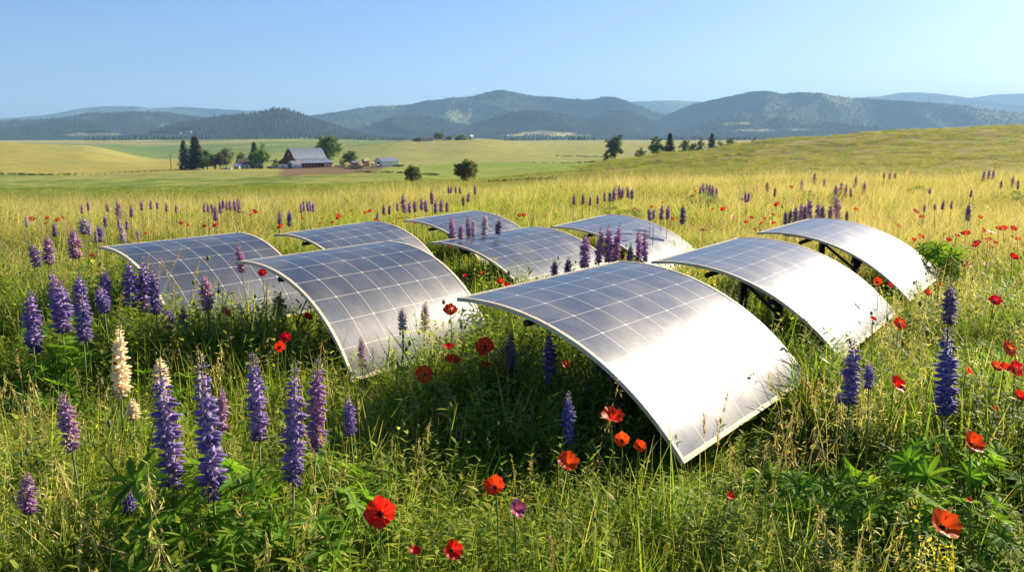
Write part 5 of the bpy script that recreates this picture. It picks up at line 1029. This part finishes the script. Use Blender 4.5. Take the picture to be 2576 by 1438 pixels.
def trailer(label, x, Y, deg, L, W, Hh, m):
    o = thing('trailer', label, 'trailer', at(x, Y, .0), rz(deg)); mb = MB(); mb.prism([(-W / 2, .5), (-W / 2, Hh * .85), (-W / 2 + .2, Hh), (W / 2 - .2, Hh), (W / 2, Hh * .85), (W / 2, .5)], -L / 2, L / 2, m); obj('body', mb.mesh('body'), o)
    for sx_ in (-.5, .5):
        for sg in (-1, 1): mb = MB(); mb.tube([(sx_ * L * .4, sg * (W / 2 - .25), .38), (sx_ * L * .4, sg * (W / 2 - .02), .38)], .38, 'dark', 12); wh = obj('wheel', mb.mesh('wheel'), o); mb = MB(); mb.tube([(sx_ * L * .4, sg * (W / 2 - .24), .38), (sx_ * L * .4, sg * (W / 2), .38)], .16, 'greymetal', 10); obj('hub', mb.mesh('hub'), wh)
    mb = MB(); mb.tube([(-L / 2 - 1, 0, .45), (-L / 2, 0, .5)], .06, 'steel', 5); obj('drawbar', mb.mesh('drawbar'), o)
    mb = MB(); mb.box((-L * .2, -W / 2 - .03, Hh * .5), (L * .1, -W / 2 - .01, Hh * .78), 'window'); obj('window', mb.mesh('window'), o)
gable_house('tin_shed', 'low dull tin roofed shed at the left foot of the barn', 'shed', 716, 412, 25, 4.5, 3.4, 1.8, 2.6, ('greymetal', 'metalroof'), 1)
gable_house('yard_shed', 'small red brown shed in the yard between barn and tan hut', 'shed', 893, 404, 30, 2.8, 2.4, 1.7, 2.5, ('brickwall', 'metalroof'), 0)
trailer('white trailer parked left of the grey arched shed', 713, 385, 8, 4.2, 1.8, 1.9, 'white')
trailer('low pale flatbed trailer before the farmhouse', 570, 390, 5, 4.6, 1.8, 1.3, 'white')
trailer('grey trailer parked right of the bright green tree', 684, 392, -4, 4.4, 1.6, 1.2, 'greymetal')
def bale(label, x, Y, r, m='dark', name='round_bale'):
    o = tag(obj(name, None, None, at(x, Y)), label, 'bale'); mb = MB(); mb.tube([(-r * .9, 0, r), (-r * .8, 0, r), (r * .8, 0, r), (r * .9, 0, r)], [r * .85, r, r, r * .85], m, 16); me = mb.mesh('roll', True); obj('roll', me, o)
    mb = MB(); mb.tube([(-r * .5, 0, r), (-r * .35, 0, r)], r * 1.02, 'tan', 16, cap=False); mb.tube([(r * .35, 0, r), (r * .5, 0, r)], r * 1.02, 'tan', 16, cap=False); obj('wrap_band', mb.mesh('wrap_band'), o)
bale('dark round bale in front of the farmhouse yard', 655, 386, 1.2); bale('dark round bale left of the white trailer', 707, 400, .9); bale('tan heap like bale beside the low flatbed trailer', 598, 388, 1.0, 'tan')
def cow_mesh():
    mb = MB(); ring = []
    pts = [(-1.05, 0, 1.0), (-.9, 0, 1.0), (-.4, 0, .97), (.3, 0, .95), (.75, 0, 1.05), (1.05, 0, 1.25), (1.3, 0, 1.38), (1.55, 0, 1.28), (1.72, 0, 1.12)]
    mb.tube(pts, [.12, .32, .38, .38, .34, .22, .15, .14, .07], 'hide', 10)
    for x_, y_ in ((-.8, .2), (-.8, -.2), (.6, .2), (.6, -.2)): mb.tube([(x_, y_, .9), (x_ + (.06 if x_ < 0 else -.02), y_, .5), (x_, y_, .0)], [.15, .07, .05], 'hide', 6)
    mb.tube([(-1.08, 0, 1.1), (-1.2, 0, .8), (-1.18, 0, .4)], [.03, .02, .04], 'hide', 5)
    for s in (-1, 1): mb.tube([(1.33, s * .08, 1.45), (1.32, s * .28, 1.46)], [.04, .02], 'hide', 4)
    return mb.mesh('cow', True)
CW = cow_mesh()
for i, (x, Y) in enumerate([(843, 386), (853, 382), (836, 384), (862, 378), (906, 390), (911, 392), (925, 396), (938, 398), (950, 392), (880, 372), (905, 371)]):
    tag(obj('cow', CW, None, at(x, Y), (0, 0, i * 2.1)), 'cow in the brown farmyard between the barn and the metal shed', 'cow', 'cattle in the yard')
# pole, fence
o = thing('utility_pole', 'thin wooden utility pole left of the dark spruce', 'pole', at(430, 395)); mb = MB(); mb.tube([(0, 0, -.5), (0, 0, 7.4)], [.15, .10], 'wood', 7); obj('pole', mb.mesh('pole'), o); mb = MB(); mb.box((-.9, -.06, 6.7), (.9, .06, 6.85), 'wood'); obj('crossarm', mb.mesh('crossarm'), o)
def fence(label, xa, Ya, xb, Yb, n):
    A, B = at(xa, Ya), at(xb, Yb); o = thing('fence', label, 'fence', A); tops = []
    for i in range(n):
        f = i / (n - 1.); X = A.x + (B.x - A.x) * f; Yv = A.y + (B.y - A.y) * f; z = gz(X, Yv) - A.z; mb = MB(); mb.tube([(X - A.x, Yv - A.y, z - .3), (X - A.x, Yv - A.y, z + 1.25)], .09, 'wood', 5); obj('post', mb.mesh('post'), o); tops.append((X - A.x, Yv - A.y, z))
    for hh in (.5, 1.0):
        mb = MB(); mb.tube([(a, b_, c + hh) for a, b_, c in tops], .035, 'wood', 4); obj('rail', mb.mesh('rail'), o)
fence('wooden rail fence along the lower side of the brown yard', 850, 352, 960, 362, 16)
fence('rail fence running left of the farm below the yellow hill', 150, 322, 440, 372, 18)
def scrub(label, pts, n, s, cols, seed):
    """a line of low bushes"""
    R = rs(seed); P0 = np.array([[at(x, Y).x, Y] for x, Y in pts]); mb = MB(); o0 = at(*pts[0]); t = np.sort(R.rand(n)) * (len(P0) - 1); i = np.minimum(t.astype(int), len(P0) - 2); f = (t - i)[:, None]
    q = P0[i] * (1 - f) + P0[i + 1] * f + R.randn(n, 2) * s * .5; z = ground(q[:, 0], q[:, 1])
    for k in range(n):
        m = 26; c = np.array([q[k, 0], q[k, 1], z[k] + s * .35]) - np.array(o0); p = c + unit(R.randn(m, 3)) * R.rand(m, 1) ** .4 * [s * 1.3, s * .8, s * .5] * R.uniform(.5, 1.2); d = unit(R.randn(m, 3)); ss = s * R.uniform(.2, .4, m)
        mb.ribbons(p, d, d * 0, ss, ss, unit(np.cross(d, R.randn(m, 3))), [.5, 1, .4], 'tree', mixc(R, m, *cols))
    o = obj('hedgerow', mb.mesh('hedgerow'), None, o0); tag(o, label, 'hedgerow', 'scrubby field boundaries')
scrub('thin dark hedge line across the valley below the knoll', [(990, 432), (1150, 430), (1300, 430), (1480, 425)], 90, .7, DG + MG, 1)
scrub('dark scrub along the ditch at the foot of the dry hill', [(1222, 75), (1300, 62), (1385, 55)], 80, .35, DG + MG, 2)
scrub('scrub line below the yellow hill on the left', [(0, 305), (90, 308), (190, 312)], 50, .8, DG + MG, 3)
scrub('bushes along the track below the brown yard', [(890, 330), (960, 290), (1040, 265), (1100, 240)], 70, .8, DG + MG, 4)
scrub('hedge slanting over the knoll slope', [(1400, 640), (1460, 600), (1530, 560)], 50, .9, DG + MG, 5)
scrub('dark hedge near the lone broad tree', [(1450, 430), (1500, 400), (1560, 380)], 40, .9, DG, 6)
scrub('low scrub patch on the knoll right of the shrubs', [(1600, 380), (1640, 372), (1700, 380)], 40, .9, DG, 7)
def pile(label, x, Y, n, s, m, name):
    o0 = at(x, Y); R = rs(int(x)); o = tag(obj(name, None, None, o0), label, 'wood pile', 'piles of timber in the farmyard')
    for k in range(n): a = R.uniform(-.4, .4); p = R.uniform(-1, 1, 2) * [s * 2, s * .7]; mb = MB(); z = R.uniform(.1, .9); L = R.uniform(1, 2.2); mb.tube([(p[0] - L * math.cos(a), p[1] - L * math.sin(a), z), (p[0] + L * math.cos(a), p[1] + L * math.sin(a), z + R.uniform(-.2, .2))], .18, m, 6); obj('log', mb.mesh('log'), o)
pile('heap of dark logs below the barn yard', 895, 366, 16, 1.6, 'wood', 'log_pile'); pile('heap of old timber left of the metal shed', 1002, 380, 8, 1., 'wood', 'log_pile')

# ================================================================== HAZE, LIGHT, CAMERA
def haze():
    mb = MB(); M['haze'] = bpy.data.materials.new('haze'); m = M['haze']; m.use_nodes = True; t = m.node_tree; t.nodes.clear(); ou = t.nodes.new('ShaderNodeOutputMaterial')
    v = t.nodes.new('ShaderNodeVolumePrincipled'); v.inputs['Color'].default_value = (.35, .63, 1., 1); v.inputs['Density'].default_value = HAZE; v.inputs['Anisotropy'].default_value = .1
    t.links.new(v.outputs[0], ou.inputs['Volume']); mb.box((-17500, -40, -140), (17500, 14500, 640), 'haze'); o = obj('haze', mb.mesh('haze')); o['kind'] = 'stuff'
HAZE = 1.0e-4
haze()
w = bpy.data.worlds.new('World'); scene.world = w; w.use_nodes = True; nt = w.node_tree; bg = nt.nodes['Background']; sk = nt.nodes.new('ShaderNodeTexSky')
sk.sky_type = 'NISHITA'; sk.sun_disc = False; sk.sun_elevation = SUN_EL; sk.sun_rotation = SUN_AZ; sk.altitude = 1500; sk.air_density = 1.0; sk.dust_density = 2.3; sk.ozone_density = 6.0
mxs = nt.nodes.new('ShaderNodeMix'); mxs.data_type = 'RGBA'; mxs.blend_type = 'MULTIPLY'; mxs.inputs[0].default_value = 1.; mxs.inputs[7].default_value = (.955, .92, .985, 1)
nt.links.new(sk.outputs[0], mxs.inputs[6]); nt.links.new(mxs.outputs[2], bg.inputs[0]); bg.inputs[1].default_value = .058
sl = bpy.data.lights.new('sun', 'SUN'); sl.energy = 5.0; sl.angle = math.radians(.53); sl.color = (1, .86, .64); so = obj('sun', sl)
sd = Vector((math.sin(SUN_AZ) * math.cos(SUN_EL), math.cos(SUN_AZ) * math.cos(SUN_EL), math.sin(SUN_EL))); so.rotation_euler = sd.to_track_quat('Z', 'Y').to_euler(); so.location = (20, 10, 30)
cam = bpy.data.cameras.new('camera'); co = obj('camera', cam); co.location = (0, 0, HCAM); co.rotation_euler = (math.pi / 2 - PITCH, 0, 0)
cam.sensor_width = 36; cam.lens = 36 * F_PX / 2576; cam.clip_start = .05; cam.clip_end = 40000; scene.camera = co
scene.view_settings.view_transform = 'Standard'; scene.view_settings.look = 'None'; scene.view_settings.exposure = 1.35; scene.view_settings.gamma = 1
scene.render.engine = 'CYCLES'; cy = scene.cycles; cy.use_denoising = True; cy.max_bounces = 6; cy.diffuse_bounces = 3; cy.glossy_bounces = 3; cy.transmission_bounces = 3; cy.volume_bounces = 0; cy.transparent_max_bounces = 6; cy.sample_clamp_indirect = 6
cy.use_adaptive_sampling = True; cy.adaptive_threshold = .01
